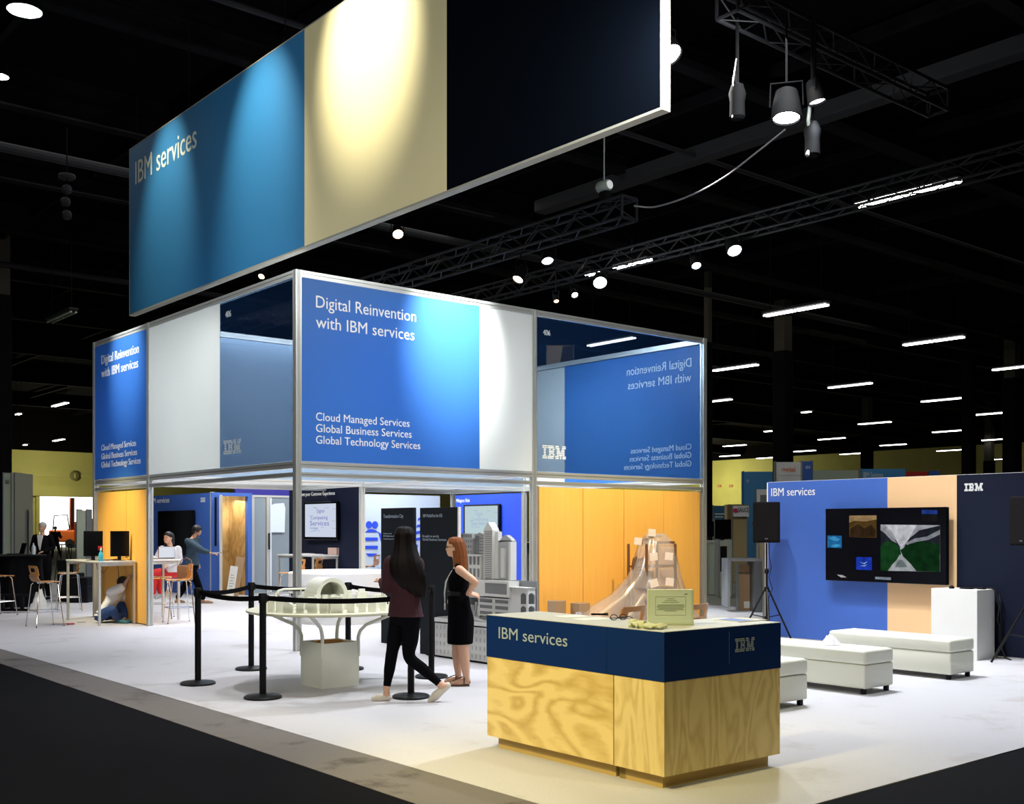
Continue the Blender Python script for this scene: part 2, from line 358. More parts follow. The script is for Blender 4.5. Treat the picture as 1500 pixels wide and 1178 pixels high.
# black draped columns
for (px0, px1, dep, ztop, lb) in ((1131,1163,50,9.6,'thick black draped column rising above the white and blue hanging sign'),
        (1260,1280,81,9.0,'black column seen above the light blue booth tower'),
        (1408,1430,58,11.9,'tall slim black column rising above the navy end of the media wall'),
        (1468,1497,56,9.2,'black column at the right edge with a bare top'),
        (1440,1458,88,7.0,'short looking distant black column between two nearer ones at right'),
        (1030,1044,44,9.0,'black column just right of the stand frame corner'),
        (-16,19,38,9.6,'black column at the far left edge')):
    c = pD((px0+px1)/2, 700, dep); w = (px1-px0)*dep/FPX*.36
    m = MB(); n = 10
    ring = []
    for i in range(48):
        a = 2*PI*i/48; s_ = 1/max(abs(math.cos(a)),abs(math.sin(a))); s_ = min(s_,1.3); rr = w*s_*(1+.03*math.sin(a*n*2))
        ring.append((c.x+rr*math.cos(a), c.y+rr*math.sin(a)))
    m.loft([[Vector((x,y,0)) for x,y in ring],[Vector((x,y,ztop)) for x,y in ring]])
    o = thing('column', lb, 'column', (c.x,c.y,0)); m.build('drape', MAT['black_cloth'], o)
    if ztop < 11:
        m = MB(); m.box((c.x-w*.8,c.y-w*.8,ztop),(c.x+w*.8,c.y+w*.8,ZC)); m.build('shaft', MAT['column_top'], o)
# ================================================================ THE STAND FRAME
XA, XB, XC = 7.20, 11.31, 15.35
YA, YM, YB = 12.94, 17.85, 20.36
ZR0, ZR1, ZT = 2.40, 2.49, 5.0
frame = thing('stand_frame', 'two storey silver aluminium profile frame carrying the printed panels of the stand', 'frame', (XA,YA,0))
def post(x, y, z1, w=.085, z0=0):
    m = MB(); a = w/2; g = .010; dpt = .013; P = []
    # square tube with a slot in the middle of each face
    side = [(-a,-a),(-a*.45,-a),(-a*.45,-a+dpt),(-a*.1,-a+dpt),(-a*.1,-a),(a*.1,-a),(a*.1,-a+dpt),(a*.45,-a+dpt),(a*.45,-a)]
    for k_ in range(4):
        co, si = [(1,0),(0,1),(-1,0),(0,-1)][k_]
        P += [(x+co*u-si*v, y+si*u+co*v, z0) for u,v in side]
    m.prism(P, (0,0,1), z1-z0); m.build('post', MAT['alu'], frame)
    m = MB(); m.box((x-a*.8,y-a*.8,z0),(x+a*.8,y+a*.8,z0+.012)); m.build('foot_plate', MAT['alu_dark'], frame)
def rail(p, q, h=.09, w=.07):
    p = Vector(p); q = Vector(q); m = MB(); hor = (q-p).normalized(); s_ = Vector((-hor.y,hor.x,0)); a = w/2
    pr = [(-a,0),(-a,h*.42),(-a+.012,h*.42),(-a+.012,h*.58),(-a,h*.58),(-a,h),(a,h),(a,h*.58),(a-.012,h*.58),(a-.012,h*.42),(a,h*.42),(a,0)]
    m.prism([p + s_*u + Vector((0,0,v)) for u,v in pr], hor, (q-p).length); m.build('rail', MAT['alu'], frame)
for x, y in ((XA,YA),(XB,YA),(XC,YA),(XA,YM),(XC,YM),(XA,YB),(XC,YB)): post(x, y, ZT)
post(XB, YM, ZR1)
hp = .043
for z in (ZR0, ZT-.09):
    for x0, x1, y in ((XA,XB,YA),(XB,XC,YA),(XA,XC,YB)): rail((x0+hp,y,z),(x1-hp,y,z))
    for y0, y1 in ((YA,YM),(YM,YB)):
        rail((XA,y0+hp,z),(XA,y1-hp,z)); rail((XC,y0+hp,z),(XC,y1-hp,z))
for x0, x1 in ((XA,XB),(XB,XC)): rail((x0+hp,YM,ZR0),(x1-hp,YM,ZR0))
rail((XA+hp,YM,ZT-.09),(XC-hp,YM,ZT-.09))
for y0, y1 in ((YA,YM),(YM,YB)): rail((XB,y0+hp,ZR0-.001),(XB,y1-hp,ZR0-.001), .05)
# second lower rail that closes the open bays
rail((XA+hp,YA,ZR0-.115),(XB-hp,YA,ZR0-.115), .06); rail((XB+hp,YA,ZR0-.115),(XC-hp,YA,ZR0-.115), .06)
rail((XA,YA+hp,ZR0-.115),(XA,YM-hp,ZR0-.115), .06); rail((XA,YM+hp,ZR0-.115),(XA,YB-hp,ZR0-.115), .06)
# ---- printed panels. a = outward normal
ZP0, ZP1 = ZR1+.004, ZT-.094
def panel(name, lb, p0, xd, segs, group='printed upper panels of the stand'):
    """p0 = left bottom corner as read from outside; segs = [(width, material)]"""
    xd = Vector(xd); nn = xd.cross(Vector((0,0,1))); o = thing(name, lb, 'sign', p0, 0, group); s = 0
    p0 = Vector(p0)
    for w, mt, pn in segs:
        m = MB(); a = p0 + xd*s; m.prism([a, a+xd*w, a+xd*w+Vector((0,0,ZP1-ZP0)), a+Vector((0,0,ZP1-ZP0))], -nn, .008); m.build(pn, MAT[mt], o); s += w
    return o
def headline(o, p, xd, both=False, names=True):
    """the head line pair and the three service lines on a blue field; p = left reference x/y of the text on the plane"""
    xd = Vector(xd); nn = xd.cross(Vector((0,0,1))); th = .004
    off = nn*.001
    if both: off = nn*-.011; th = .015
    q = Vector((p[0],p[1],0)) + off
    W = headline.W
    for t, w, z, ch in W:
        m = MB(); text_mb(m, t, q+Vector((0,0,z)), xd, w, ch, thick=th); x = m.build('lettering', MAT['film_text' if both else 'letter_white'], o)
fz = lambda px, py: pY(px, py, YA).z
xL = pY(461,500,YA).x
headline.W = [('Digital Reinvention', pY(607.5,0,YA).x-xL, fz(461,450.7), fz(461,433.4)-fz(461,450.7)),
              ('with IBM services', pY(605,0,YA).x-xL, fz(461,480.2), .155),
              ('Cloud Managed Services', pY(598,0,YA).x-xL, fz(460,616), .105),
              ('Global Business Services', pY(601,0,YA).x-xL, fz(460,632.8), .105),
              ('Global Technology Services', pY(613.5,0,YA).x-xL, fz(460,649.8), .105)]
yF = YA-.03; bx = pY(702.5,0,yF).x
o = panel('printed_panel', 'bright blue and white front panel headed Digital Reinvention, nearest face of the stand', (XA+hp,yF,ZP0), (1,0,0), [(bx-XA-hp,'film_blue','blue_field'),(XB-hp-bx,'film_white','white_field')])
headline(o, (xL, yF), (1,0,0))
o = panel('printed_panel', 'dark see-through navy panel with 406 and a striped logo, right of the front', (XB+hp,yF,ZP0), (1,0,0), [(XC-XB-2*hp,'film_navy','tinted_sheet')])
a = pY(795.5,490.6,yF); b = pY(806,490.6,yF); m = MB(); text_mb(m,'406',(a.x,yF-.001,a.z),(1,0,0),b.x-a.x,.085); m.build('number', MAT['letter_white'], o)
a = pY(794.5,672.3,yF); b = pY(828.5,672.3,yF); z1 = pY(794.5,652,yF).z; m = MB(); logo_mb(m,(a.x,yF-.001,a.z),(1,0,0),b.x-a.x,z1-a.z); m.build('logo', MAT['letter_white'], o)
xF = XA-.03
o = panel('printed_panel', 'blue left end panel headed Digital Reinvention above the amber wall with monitors', (xF,YB-hp,ZP0), (0,-1,0), [(YB-YM-2*hp,'film_blue','blue_field')])
W0 = headline.W; yy = pX(148.8,534,xF).y; sc = (yy-pX(203.5,534,xF).y)/W0[0][1]
headline.W = [(t, w*sc, z, c) for (t,w,z0_,c), z in zip(W0, (pX(148.8,534,xF).z, pX(148.8,553.5,xF).z, pX(146,661,xF).z, pX(146,673.7,xF).z, pX(146,686,xF).z))]
headline(o, (xF, yy), (0,-1,0))
ws = pX(322,0,xF).y
o = panel('printed_panel', 'white and dark navy side panel with striped logo, left of the front corner', (xF,YM-hp,ZP0), (0,-1,0), [(YM-hp-ws,'film_white','white_field'),(ws-YA-hp,'film_navy','tinted_sheet')])
a = pX(330.5,466,xF); b = pX(338.5,466,xF); m = MB(); text_mb(m,'406',(xF-.001,a.y,a.z),(0,-1,0),a.y-b.y,.09); m.build('number', MAT['letter_white'], o)
a = pX(328,667,xF); b = pX(353,667,xF); z1 = pX(328,646,xF).z; m = MB(); logo_mb(m,(xF-.001,a.y,a.z),(0,-1,0),a.y-b.y,z1-a.z); m.build('logo', MAT['letter_white'], o)
# right side face, read through the navy panel from behind
xR = XC+.03; yb = pX(826,0,XC).y
o = panel('printed_panel', 'blue right side panel, its lettering mirrored behind the navy front panel', (xR,YA+hp,ZP0), (0,1,0), [(yb-YA-hp,'film_blue','blue_field'),(YM-hp-yb,'film_white','white_field')])
headline.W = [(t, w*1.0, z, c) for (t,w,z,c) in W0]
headline(o, (xR, YA+.3), (0,1,0), both=True)
o = panel('printed_panel', 'dark navy see-through panel at the back of the right side', (xR,YM+hp,ZP0), (0,1,0), [(YB-YM-2*hp,'film_navy','tinted_sheet')])
o = panel('printed_panel', 'pale inner cross panel seen through the navy side panel', (XC-hp,YM+.0,ZP0), (-1,0,0), [(XC-XA-2*hp,'film_pale','pale_field')])
o = panel('printed_panel', 'pale back panel of the stand glimpsed under the rails behind the left opening', (XC-hp,YB+.03,ZP0), (-1,0,0), [(XC-XA-2*hp,'film_white','white_field')])
# ---- amber timber walls
def amber(name, lb, a, b, thick, joints, ax):
    o = thing(name, lb, 'wall panel', (a[0],a[1],0), 0, 'amber timber walls under the stand')
    pts = [a] + joints + [b]
    for p, q in zip(pts[:-1], pts[1:]):
        m = MB(); g = .007
        if ax == 'x': m.box((p[0]+g, p[1], .02),(q[0]-g, p[1]+thick, 2.255))
        else: m.box((p[0], p[1]+g, .02),(p[0]+thick, q[1]-g, 2.255))
        m.build('board', MAT['amber_wood'], o)
    m = MB()
    if ax == 'x': m.box((a[0]-.05,a[1]+.01,0),(a[0],a[1]+thick+.06,2.27)); m.box((b[0],b[1]+.01,0),(b[0]+.05,a[1]+thick+.06,2.27)); m.box((a[0],a[1]+.03,0),(b[0],a[1]+thick-.01,2.22))
    else: m.box((a[0]+.01,a[1]-.05,0),(a[0]+thick,a[1],2.27)); m.box((a[0]+.03,a[1],0),(a[0]+thick-.01,b[1],2.22))
    m.build('edge_trim', mat('amber_edge',(.30,.22,.16),.6), o); return o
yW = YA-.02
amber('amber_wall','wide amber timber wall behind the plastic wrapped rack',(pY(789.5,800,yW).x,yW),(XC-.12,yW),.06,[(pY(px,800,yW).x,yW) for px in (854,914,972)],'x')
amber('amber_wall','narrow amber timber wall behind the two monitors at left',(XA-.01,YM+.10),(XA-.01,YB-.12),.06,[(XA-.01,pX(186,800,XA).y)],'y')
# ================================================================ HANGING BANNER
BX, BY0, BY1, BZ0, BZ1 = 8.9, 8.1, 23.15, 6.11, 9.62
ban = thing('hanging_banner', 'huge hanging banner in blue, cream and navy above the stand', 'banner', (BX,BY0,BZ0))
for y0, y1, mt in ((pX(446,0,BX).y,BY1,'banner_blue'),(pX(654.5,0,BX).y,pX(446,0,BX).y,'banner_cream'),(BY0,pX(654.5,0,BX).y,'banner_navy')):
    m = MB(); m.box((BX,y0,BZ0+.03),(BX+.1,y1,BZ1)); m.build(mt.replace('banner_','')+'_field', MAT[mt], ban)
m = MB(); m.box((BX-.005,BY0-.03,BZ0),(BX+.125,BY1+.02,BZ0+.03)); m.box((BX-.004,BY0-.03,BZ0+.03),(BX+.125,BY0,BZ1+.02)); m.box((BX-.004,BY1,BZ0+.03),(BX+.125,BY1+.02,BZ1+.02)); m.box((BX-.004,BY0,BZ1),(BX+.125,BY1,BZ1+.02))
m.build('edge_frame', mat('banner_edge',(.34,.33,.27),.8,spec=.1), ban)
a = pX(198.5,270.5,BX); b = pX(288,0,BX); m = MB(); text_mb(m,'IBM services',(BX-.001,a.y,a.z),(0,-1,0),a.y-b.y,pX(198.5,238,BX).z-a.z); m.build('lettering', mat('banner_letter',(.80,.82,.66),.6), ban)
for y, lb in ((9.2,'near'),(12.8,''),(16.5,''),(20.3,''),(22.9,'')):
    m = MB(); m.tube([(BX+.06,y,BZ1+.02),(BX+.06,y,ZC-.4)], .010, 6); m.lathe((BX+.06,y,BZ1+.02),[(.03,0),(.045,.05),(.03,.12)],10); m.build('hanging_cable', MAT['steel_dark'], ban)
# ================================================================ RECEPTION COUNTER
kc = pg(973,1140,.08); kl = pg(721.5,1077,.08); kr = pg(1137,1104.5,.08)
krz = math.atan2(kr.y-kc.y, kr.x-kc.x)*.5 + (math.atan2(kl.y-kc.y, kl.x-kc.x)-PI/2)*.5
KL = (kl-kc).length; KW = (kr-kc).length; KH = .972; LW = .50
kio = thing('reception_counter','plywood reception counter with navy band reading services in front','counter',(kc.x,kc.y,0),krz)
KM = ROOT[kio]
def kp(px, py): # point on the counter's two faces in local coordinates
    i = KM.inverted(); o_ = i @ Vector((0,0,EYE)); a = ray(px); d = i.to_3x3() @ Vector((a[0],a[1],-(py-HY)/FPX)); return o_, d
def kfaceX(px,py): o_,d = kp(px,py); t = -o_.x/d.x; return o_+d*t
def kfaceY(px,py): o_,d = kp(px,py); t = -o_.y/d.y; return o_+d*t
def ktop(px,py,z=KH): o_,d = kp(px,py); t = (z-o_.z)/d.z; return o_+d*t
zb = kfaceX(976,1000).z; sp = kfaceX(899,1000).y
m = MB(); m.box((0,sp+.004,.085),(.02,KL,zb)); m.build('front_board', MAT['plywood'], kio, local=True)
m = MB(); m.box((0,0,.085),(.02,sp-.004,zb)); m.build('front_board', MAT['plywood_side'], kio, local=True)
m = MB(); m.box((.02,0,.085),(KW,.02,zb)); m.build('end_board', MAT['plywood_side'], kio, local=True)
m = MB(); m.box((KW-.02,.02,.085),(KW,LW,zb)); m.box((.02,KL-.02,.085),(LW,KL,zb)); m.box((LW-.02,LW,.085),(LW,KL-.02,zb)); m.box((LW,LW-.02,.085),(KW-.02,LW,zb)); m.build('back_board', MAT['plywood'], kio, local=True)
m = MB(); m.box((-.004,LW,zb),(LW+.004,KL+.004,KH-.004)); m.box((-.004,-.004,zb),(KW+.004,LW+.004,KH-.004)); m.build('navy_band', MAT['kiosk_navy'], kio, local=True)
m = MB(); m.prism([(-.004,-.004,KH-.004),(KW+.004,-.004,KH-.004),(KW+.004,LW+.004,KH-.004),(LW+.004,LW+.004,KH-.004),(LW+.004,KL+.004,KH-.004),(-.004,KL+.004,KH-.004)],(0,0,1),.004); m.build('counter_top', MAT['counter_top'], kio, local=True)
m = MB(); m.box((.05,.06,0),(KW-.05,LW-.06,.085)); m.box((.05,LW-.06,0),(LW-.05,sp-.06,.085)); m.box((.05,sp+.03,0),(LW-.05,KL-.07,.085)); m.build('plinth', mat('plinth_wood',(.55,.38,.13),.7), kio, local=True)
a = kfaceX(731.5,935); b = kfaceX(832,0); m = MB(); text_mb(m,'IBM services',(-.005,a.y,a.z),(0,-1,0),a.y-b.y,kfaceX(731.5,918.5).z-a.z,thick=.002); m.build('lettering', MAT['letter_grey'], kio, local=True)
a = kfaceY(1076,956.5); b = kfaceY(1104,955); z1 = kfaceY(1076,936).z; m = MB(); logo_mb(m,(a.x,-.005,a.z),(1,0,0),b.x-a.x,z1-a.z,.002); m.build('logo', MAT['letter_grey'], kio, local=True)
a = kfaceY(1067.5,973); m = MB(); m.box((a.x-.0015,-.0055,a.z),(a.x+.0015,-.004,a.z+.21)); m.build('fine_line', mat('line_blue',(.03,.12,.25),.5), kio, local=True)
def kw(px, py, z=KH): return KM @ ktop(px, py, z)
# things on the counter
c = kw(982,916); sg = thing('paper_sign_stand','green tinted framed notice standing on the reception counter','sign',(c.x,c.y,KH),CAMROT+.04)
W_, H_ = .305, .235
m = MB(); m.rbox((-W_/2,-.008,0),(W_/2,.008,H_),.006,2); m.build('frame', mat('frame_pale',(.50,.55,.42),.35), sg, local=True)
m = MB(); m.box((-W_/2+.014,-.0095,.014),(W_/2-.014,-.008,H_-.014)); m.build('sheet', MAT['sign_paper'], sg, local=True)
m = MB()
for i,(w,z) in enumerate([(.05,.172),(.08,.160),(.11,.148),(.17,.132),(.18,.124),(.18,.116),(.16,.108),(.18,.100),(.08,.092)]): m.box((-w/2,-.0105,z),(w/2,-.0095,z+.0035))
for q in (((-.10,.065),(.10,.0665)),((-.10,.185),(.10,.1865)),((-.10,.065),(-.0985,.185)),((.0985,.065),(.10,.185))): m.box((q[0][0],-.0105,q[0][1]),(q[1][0],-.0095,q[1][1]))
m.box((.09,-.0105,.20),(.11,-.0095,.207))
m.build('printed_lines', mat('ink',(.16,.20,.15),.7), sg, local=True)
m = MB(); m.box((-.03,.008,0),(.03,.012,.16)); m.prism([(-.02,.01,.14),(-.02,.09,.0),(-.02,.095,.0),(-.02,.015,.14)],(1,0,0),.04); m.build('back_strut', MAT['alu_dark'], sg, local=True)
def glove(c, rz, lb):
    o = thing('work_glove', lb, 'glove', (c.x,c.y,KH), rz, 'work gloves on the counter'); m = MB()
    m.ball((0,0,.018),(.05,.042,.018),12)
    for i in range(4): a_ = -.5+.33*i; m.tube([(.03,.024*(i-1.5),.018),(.065+.01*math.sin(i*2.),.03*(i-1.5),.026),(.095,.036*(i-1.5)+.006*math.sin(i*5),.012)],[.012,.012,.009],8)
    m.tube([(-.01,-.03,.018),(.02,-.07,.02),(.045,-.078,.012)],[.013,.012,.009],8); m.tube([(-.03,0,.02),(-.085,.01,.016)],[.030,.034],10)
    fuse(m,'glove_body',MAT['glove'],o,.004,3)
glove(kw(934,919),-1.9,'pale work glove on the counter, left of the pair in front of the framed notice')
glove(kw(952,921),-1.2,'pale work glove on the counter, right of the pair in front of the framed notice')
# spectacles / cable
c = kw(906,909); o = thing('sunglasses','black glasses lying folded on the counter beside the gloves','glasses',(c.x,c.y,KH),CAMROT+.3); m = MB()
for sx in (-.034,.034): m.tube([(sx+.026*math.cos(2*PI*i/16),0,.022+.018*math.sin(2*PI*i/16)) for i in range(17)],.003,6)
m.tube([(-.01,0,.02),(.01,0,.02)],.003); m.build('frame',MAT['black_gloss'],o,local=True,smooth=True)
m = MB(); m.tube([(-.065,0,.02),(-.04,.06,.012),(.04,.09,.006)],.0028); m.tube([(.065,0,.02),(.05,.07,.012),(-.03,.08,.008)],.0028); m.build('temple',MAT['black_gloss'],o,local=True)
pts = [kw(x,y,KH+.006) for x,y in ((912,905),(922,903),(932,909),(942,912),(950,911),(960,906),(972,903))]
m = MB(); m.tube(pts,.0035); m.rbox(pts[0]-Vector((.02,.012,.006)),pts[0]+Vector((.02,.012,.008)),.004); tag(m.build('black_cable',MAT['rubber'],smooth=True),'short black cable lying on the counter behind the gloves','cable')
c = kw(878,901.5); o = thing('pen','black marker pen lying on the counter near its back edge','pen',(c.x,c.y,KH+.007),CAMROT-.15); m = MB()
m.tube([(-.06,0,0),(.04,0,0)],.007,10); m.build('barrel',MAT['black_gloss'],o,local=True,smooth=True); m = MB(); m.tube([(.04,0,0),(.065,0,0)],.0085,10); m.box((.035,-.002,.006),(.062,.002,.011)); m.build('cap',MAT['black_metal'],o,local=True)
for (px,py,lb) in ((838,903,'white paper sheet lying on the left part of the counter'),(866,907,'white paper sheet lying beside the pen on the counter')):
    c = kw(px,py); M_ = Matrix.Translation((c.x,c.y,KH)) @ Matrix.Rotation(CAMROT+.5,4,'Z'); m = MB(); m.box((-.105,-.08,.0004),(.105,.08,.0018),M_)
    tag(m.build('paper_sheet',MAT['paper']),lb,'paper','loose papers on the counter')
c = kw(1085,909); M_ = Matrix.Translation((c.x,c.y,KH)) @ Matrix.Rotation(krz,4,'Z')
o = thing('magazine','blue and white printed magazine lying on the right end of the counter','magazine',(c.x,c.y,KH),krz); m = MB(); m.box((-.15,-.11,.0),(.15,.11,.006),); m.build('pages',MAT['paper'],o,local=True)
m = MB(); m.box((-.14,-.10,.006),(.02,.10,.007)); m.build('blue_cover_field',MAT['blue'],o,local=True); m = MB()
for i in range(6): m.box((.04,-.09+.03*i,.006),(.13,-.085+.03*i,.0068))
m.build('print',MAT['letter_grey'],o,local=True)
# ================================================================ BAR STOOLS
def make_stool(lb, loc, rz):
    """bent plywood bar stool; the sitter faces local +x"""
    o = thing('bar_stool', lb, 'stool', loc, rz, 'plywood bar stools'); sz = .735
    # shell: centre line profile (x,z)
    pr = [(.20,sz-.012),(.17,sz),(.05,sz),(-.08,sz-.004),(-.145,sz+.012),(-.175,sz+.055),(-.188,sz+.11)]
    hw = [.165,.185,.19,.185,.175,.17,.17]; rings = []
    t = .011
    for i,(x,z) in enumerate(pr):
        p = pr[max(i-1,0)]; q = pr[min(i+1,len(pr)-1)]; dx, dz = q[0]-p[0], q[1]-p[1]; L = math.hypot(dx,dz); nx, nz = -dz/L*t/2, dx/L*t/2
        w = hw[i]; rings.append([Vector((x+nx*1,-w,z+nz)),Vector((x+nx,w,z+nz)),Vector((x-nx,w,z-nz)),Vector((x-nx,-w,z-nz))])
    m = MB(); m.loft(rings); m.build('seat', MAT['stool_wood'], o, local=True, smooth=True)
    # back with hand hole, curved a little
    m = MB(); zb0, zb1 = sz+.108, sz+.265; n = 12
    def bxp(y, z): return -.188 - (z-zb0)*.22 + .9*y*y
    def strip(y0,y1,z0,z1,ny):
        for i in range(ny):
            a = y0+(y1-y0)*i/ny; b = y0+(y1-y0)*(i+1)/ny
            P = [Vector((bxp(a,z0),a,z0)),Vector((bxp(b,z0),b,z0)),Vector((bxp(b,z1),b,z1)),Vector((bxp(a,z1),a,z1))]
            m.prism(P,(-1,0,0),.011)
    strip(-.17,.17,zb0,zb0+.05,10); strip(-.17,-.095,zb0+.05,zb0+.115,3); strip(.095,.17,zb0+.05,zb0+.115,3); strip(-.165,.165,zb0+.115,zb1-.012,10); strip(-.15,.15,zb1-.012,zb1,8)
    m.build('backrest', MAT['stool_wood'], o, local=True)
    for sx in (1,-1):
        for sy in (1,-1):
            m = MB(); m.tube([(sx*.13-.01,sy*.13,sz-.02),(sx*.155-.01,sy*.155,sz-.05),(sx*.225,sy*.205,0.005)],.0095,8); m.build('leg', MAT['chrome'], o, local=True, smooth=True)
            m = MB(); m.cyl((sx*.225,sy*.205,0),.013,.012,10); m.build('foot_cap', MAT['rubber'], o, local=True)
    m = MB(); z = .26; a = .225-.07*z/.7; b = .205-.05*z/.7
    for p,q in (((a,-b),(a,b)),((-a,-b),(-a,b)),((-a,-b),(a,-b)),((-a,b),(a,b))): m.tube([(*p,z),(*q,z)],.008,6)
    m.build('foot_rail', MAT['chrome'], o, local=True)
    m = MB(); m.box((-.14,-.02,sz-.028),(.12,.02,sz-.007)); m.box((-.02,-.14,sz-.028),(.02,.14,sz-.0065)); m.build('seat_bracket', MAT['chrome'], o, local=True)
    return o
c = pg(66,917.5)
st = make_stool('honey plywood bar stool with slotted back, standing alone left of the monitor table',(c.x,c.y,0),.10)
for (px,py,dep,rz,lb) in ((-1,905,20.5,.5,'bar stool mostly cut off by the left edge of the picture'),(101,896,21.8,2.9,'bar stool behind the left stool, half hidden by the monitor table'),
        (262,908,18.95,2.95,'brown bar stool in front of the bar table with the open laptop'),(234,904,19.9,-.5,'bar stool under the woman in red trousers'),
        (428,880,22.,3.3,'bar stool at the counter under the left wall screen'),(455,876,22.6,2.2,'bar stool behind the frame corner post under the screen'),(541,868,26.0,2.2,'small far bar stool in front of the striped mural wall'),
        (897,0,8.75,1.75,'bar stool whose brown back shows behind the counter beside the gloves'),(990,0,9.0,1.75,'bar stool whose back edge shows right of the framed notice')):
    c = pD(px,HY,dep); dup(st,(c.x,c.y,0),rz,lb)
# brown bag / jacket on the stool
# ================================================================ BAR TABLES
def bar_table(name, lb, x0, y0, x1, y1, h=1.065, legs=((0,0),(1,0),(0,1),(1,1)), top='white', r=.02, cat='table'):
    o = thing(name, lb, cat, (x0,y0,0)); m = MB(); m.rbox((x0,y0,h-.03),(x1,y1,h),.008,2); m.build('tabletop', mat('laminate',(.60,.60,.58),.4), o)
    for a,b in legs:
        x = x0+.03+(x1-x0-.06)*a; y = y0+.03+(y1-y0-.06)*b; m = MB(); m.rbox((x-r,y-r,0),(x+r,y+r,h-.03),.005,1); m.build('leg', MAT['alu'], o)
    m = MB(); m.box((x0+.05,y0+.02,h-.08),(x1-.05,y0+.04,h-.03)); m.box((x0+.05,y1-.04,h-.08),(x1-.05,y1-.02,h-.03)); m.build('apron', MAT['alu'], o)
    return o
T1 = (6.53,18.35,7.17,19.95)
bar_table('bar_table','white bar height table with two monitors against the amber wall',*T1)
# monitors
def monitor(px, lb, y, rz):
    a = ray(px); x = a[0]*y/a[1]; o = thing('monitor', lb, 'monitor', (x,y,1.065), rz, 'black monitors on the table'); m = MB()
    m.rbox((-.155,-.012,.07),(.155,.016,.50),.006,2); m.build('casing', MAT['black'], o, local=True)
    m = MB(); m.box((-.145,-.0135,.08),(.145,-.012,.49)); m.build('screen', MAT['black_gloss'], o, local=True)
    m = MB(); m.lathe((0,.03,0),[(.11,0),(.11,.008),(.02,.014)],20); m.rbox((-.03,.016,.01),(.03,.04,.26),.005,1); m.build('stand', MAT['black_metal'], o, local=True)
monitor(136.5,'black upright monitor, left of the two on the white bar table',19.05,-.35)
monitor(175.5,'black upright monitor, right of the two, close to the amber wall',18.62,-.1)
# spray bottle
c = pY(145,822,18.45); o = thing('spray_bottle','blue cleaning spray bottle with red and white trigger on the table edge','bottle',(c.x+.03,18.45,1.065)); m = MB()
m.lathe((0,0,0),[(.034,0),(.038,.01),(.038,.10),(.03,.135),(.014,.16),(.014,.175)],20); m.build('bottle',MAT['bottle_blue'],o,local=True,smooth=True)
m = MB(); m.lathe((0,0,.175),[(.017,0),(.017,.035),(.012,.05)],12); m.build('collar',MAT['paper'],o,local=True)
m = MB(); m.rbox((-.045,-.012,.22),(.03,.012,.25),.006); m.tube([(-.03,0,.22),(-.04,0,.185)],.005); m.build('trigger_head',MAT['red'],o,local=True)
# cables on / under that table, box, pen on floor
m = MB(); m.tube([(6.62,18.5,1.072),(6.7,18.6,1.075),(6.85,18.75,1.072),(7.0,18.85,1.075),(7.05,18.7,1.07)],.006); m.tube([(6.75,18.95,1.07),(6.9,18.72,1.08),(7.12,18.62,1.12),(7.1,18.8,1.2)],.005)
tag(m.build('monitor_cables',MAT['rubber']),'black cables trailing between the two monitors on the table','cable')
m = MB(); m.tube([(6.62,18.7,1.03),(6.64,18.7,.93),(6.75,18.72,.86),(6.82,18.7,.95),(6.8,18.7,1.03)],.005); m.tube([(7.0,18.75,1.03),(7.02,18.75,.8),(7.0,18.74,.5)],.005)
tag(m.build('hanging_cables',MAT['rubber']),'thin black cables hanging in a loop under the monitor table','cable')
c = pg(103,915); m = MB(); m.tube([(c.x-.06,c.y,.012),(c.x+.06,c.y-.02,.012)],.012); tag(m.build('screwdriver',MAT['crimson']),'small red handled tool lying on the pale carpet beside the bar stool','tool')
c = pg(120,912); m = MB(); m.tube([(c.x-.08,c.y,.008),(c.x+.05,c.y-.05,.008)],.008); tag(m.build('pliers',MAT['chrome']),'small steel tool on the carpet near the seated person','tool')
c = pg(198,911); o = thing('handbag','small black bag with an arched handle on the floor by the amber wall','bag',(c.x,c.y,0),-.5); m = MB(); m.rbox((-.10,-.06,0),(.10,.06,.12),.03); m.build('bag_body',MAT['black'],o,local=True,smooth=True)
m = MB(); m.tube([(-.07,0,.11),(-.05,0,.17),(0,0,.195),(.05,0,.17),(.07,0,.11)],.008); m.build('handle',MAT['alu_dark'],o,local=True)
c = pY(204,880,18.4); m = MB(); m.box((7.0,18.42,.55),(7.13,18.5,1.0)); 
# second table behind the frame with laptop
c = pg(262,908); tx1, ty0 = c.x+.04, c.y
bar_table('bar_table','bar table inside the stand holding an open laptop, in front of the blue wall',tx1-.82,ty0,tx1,ty0+.75)
c = pY(243,818,ty0+.35); o = thing('laptop','open laptop with a lit white page on the inner bar table','laptop',(c.x,ty0+.33,1.065),PI+CAMROT*0+.15); m = MB()
m.rbox((-.165,-.22,0),(.165,.0,.018),.004,1); m.build('keyboard_base',MAT['alu'],o,local=True)
Mx = Matrix.Rotation(math.radians(0),4,'X'); m = MB(); m.rbox((-.165,.0,.012),(.165,.012,.225),.004,1); m.build('lid',mat('lid_maroon',(.10,.03,.03),.4),o,local=True)
m = MB(); m.box((-.155,.012,.025),(.155,.0135,.215)); m.build('screen',emis('laptop_glow',(.82,.86,.95),.85),o,local=True)
# counter table under the left screen and its boxes
bar_table('bar_table','long pale bar table below the left wall screen',*(pD(402,0,23.6).x, pD(402,0,23.6).y-1.6, pD(402,0,23.6).x+.62, pD(402,0,23.6).y-.1))
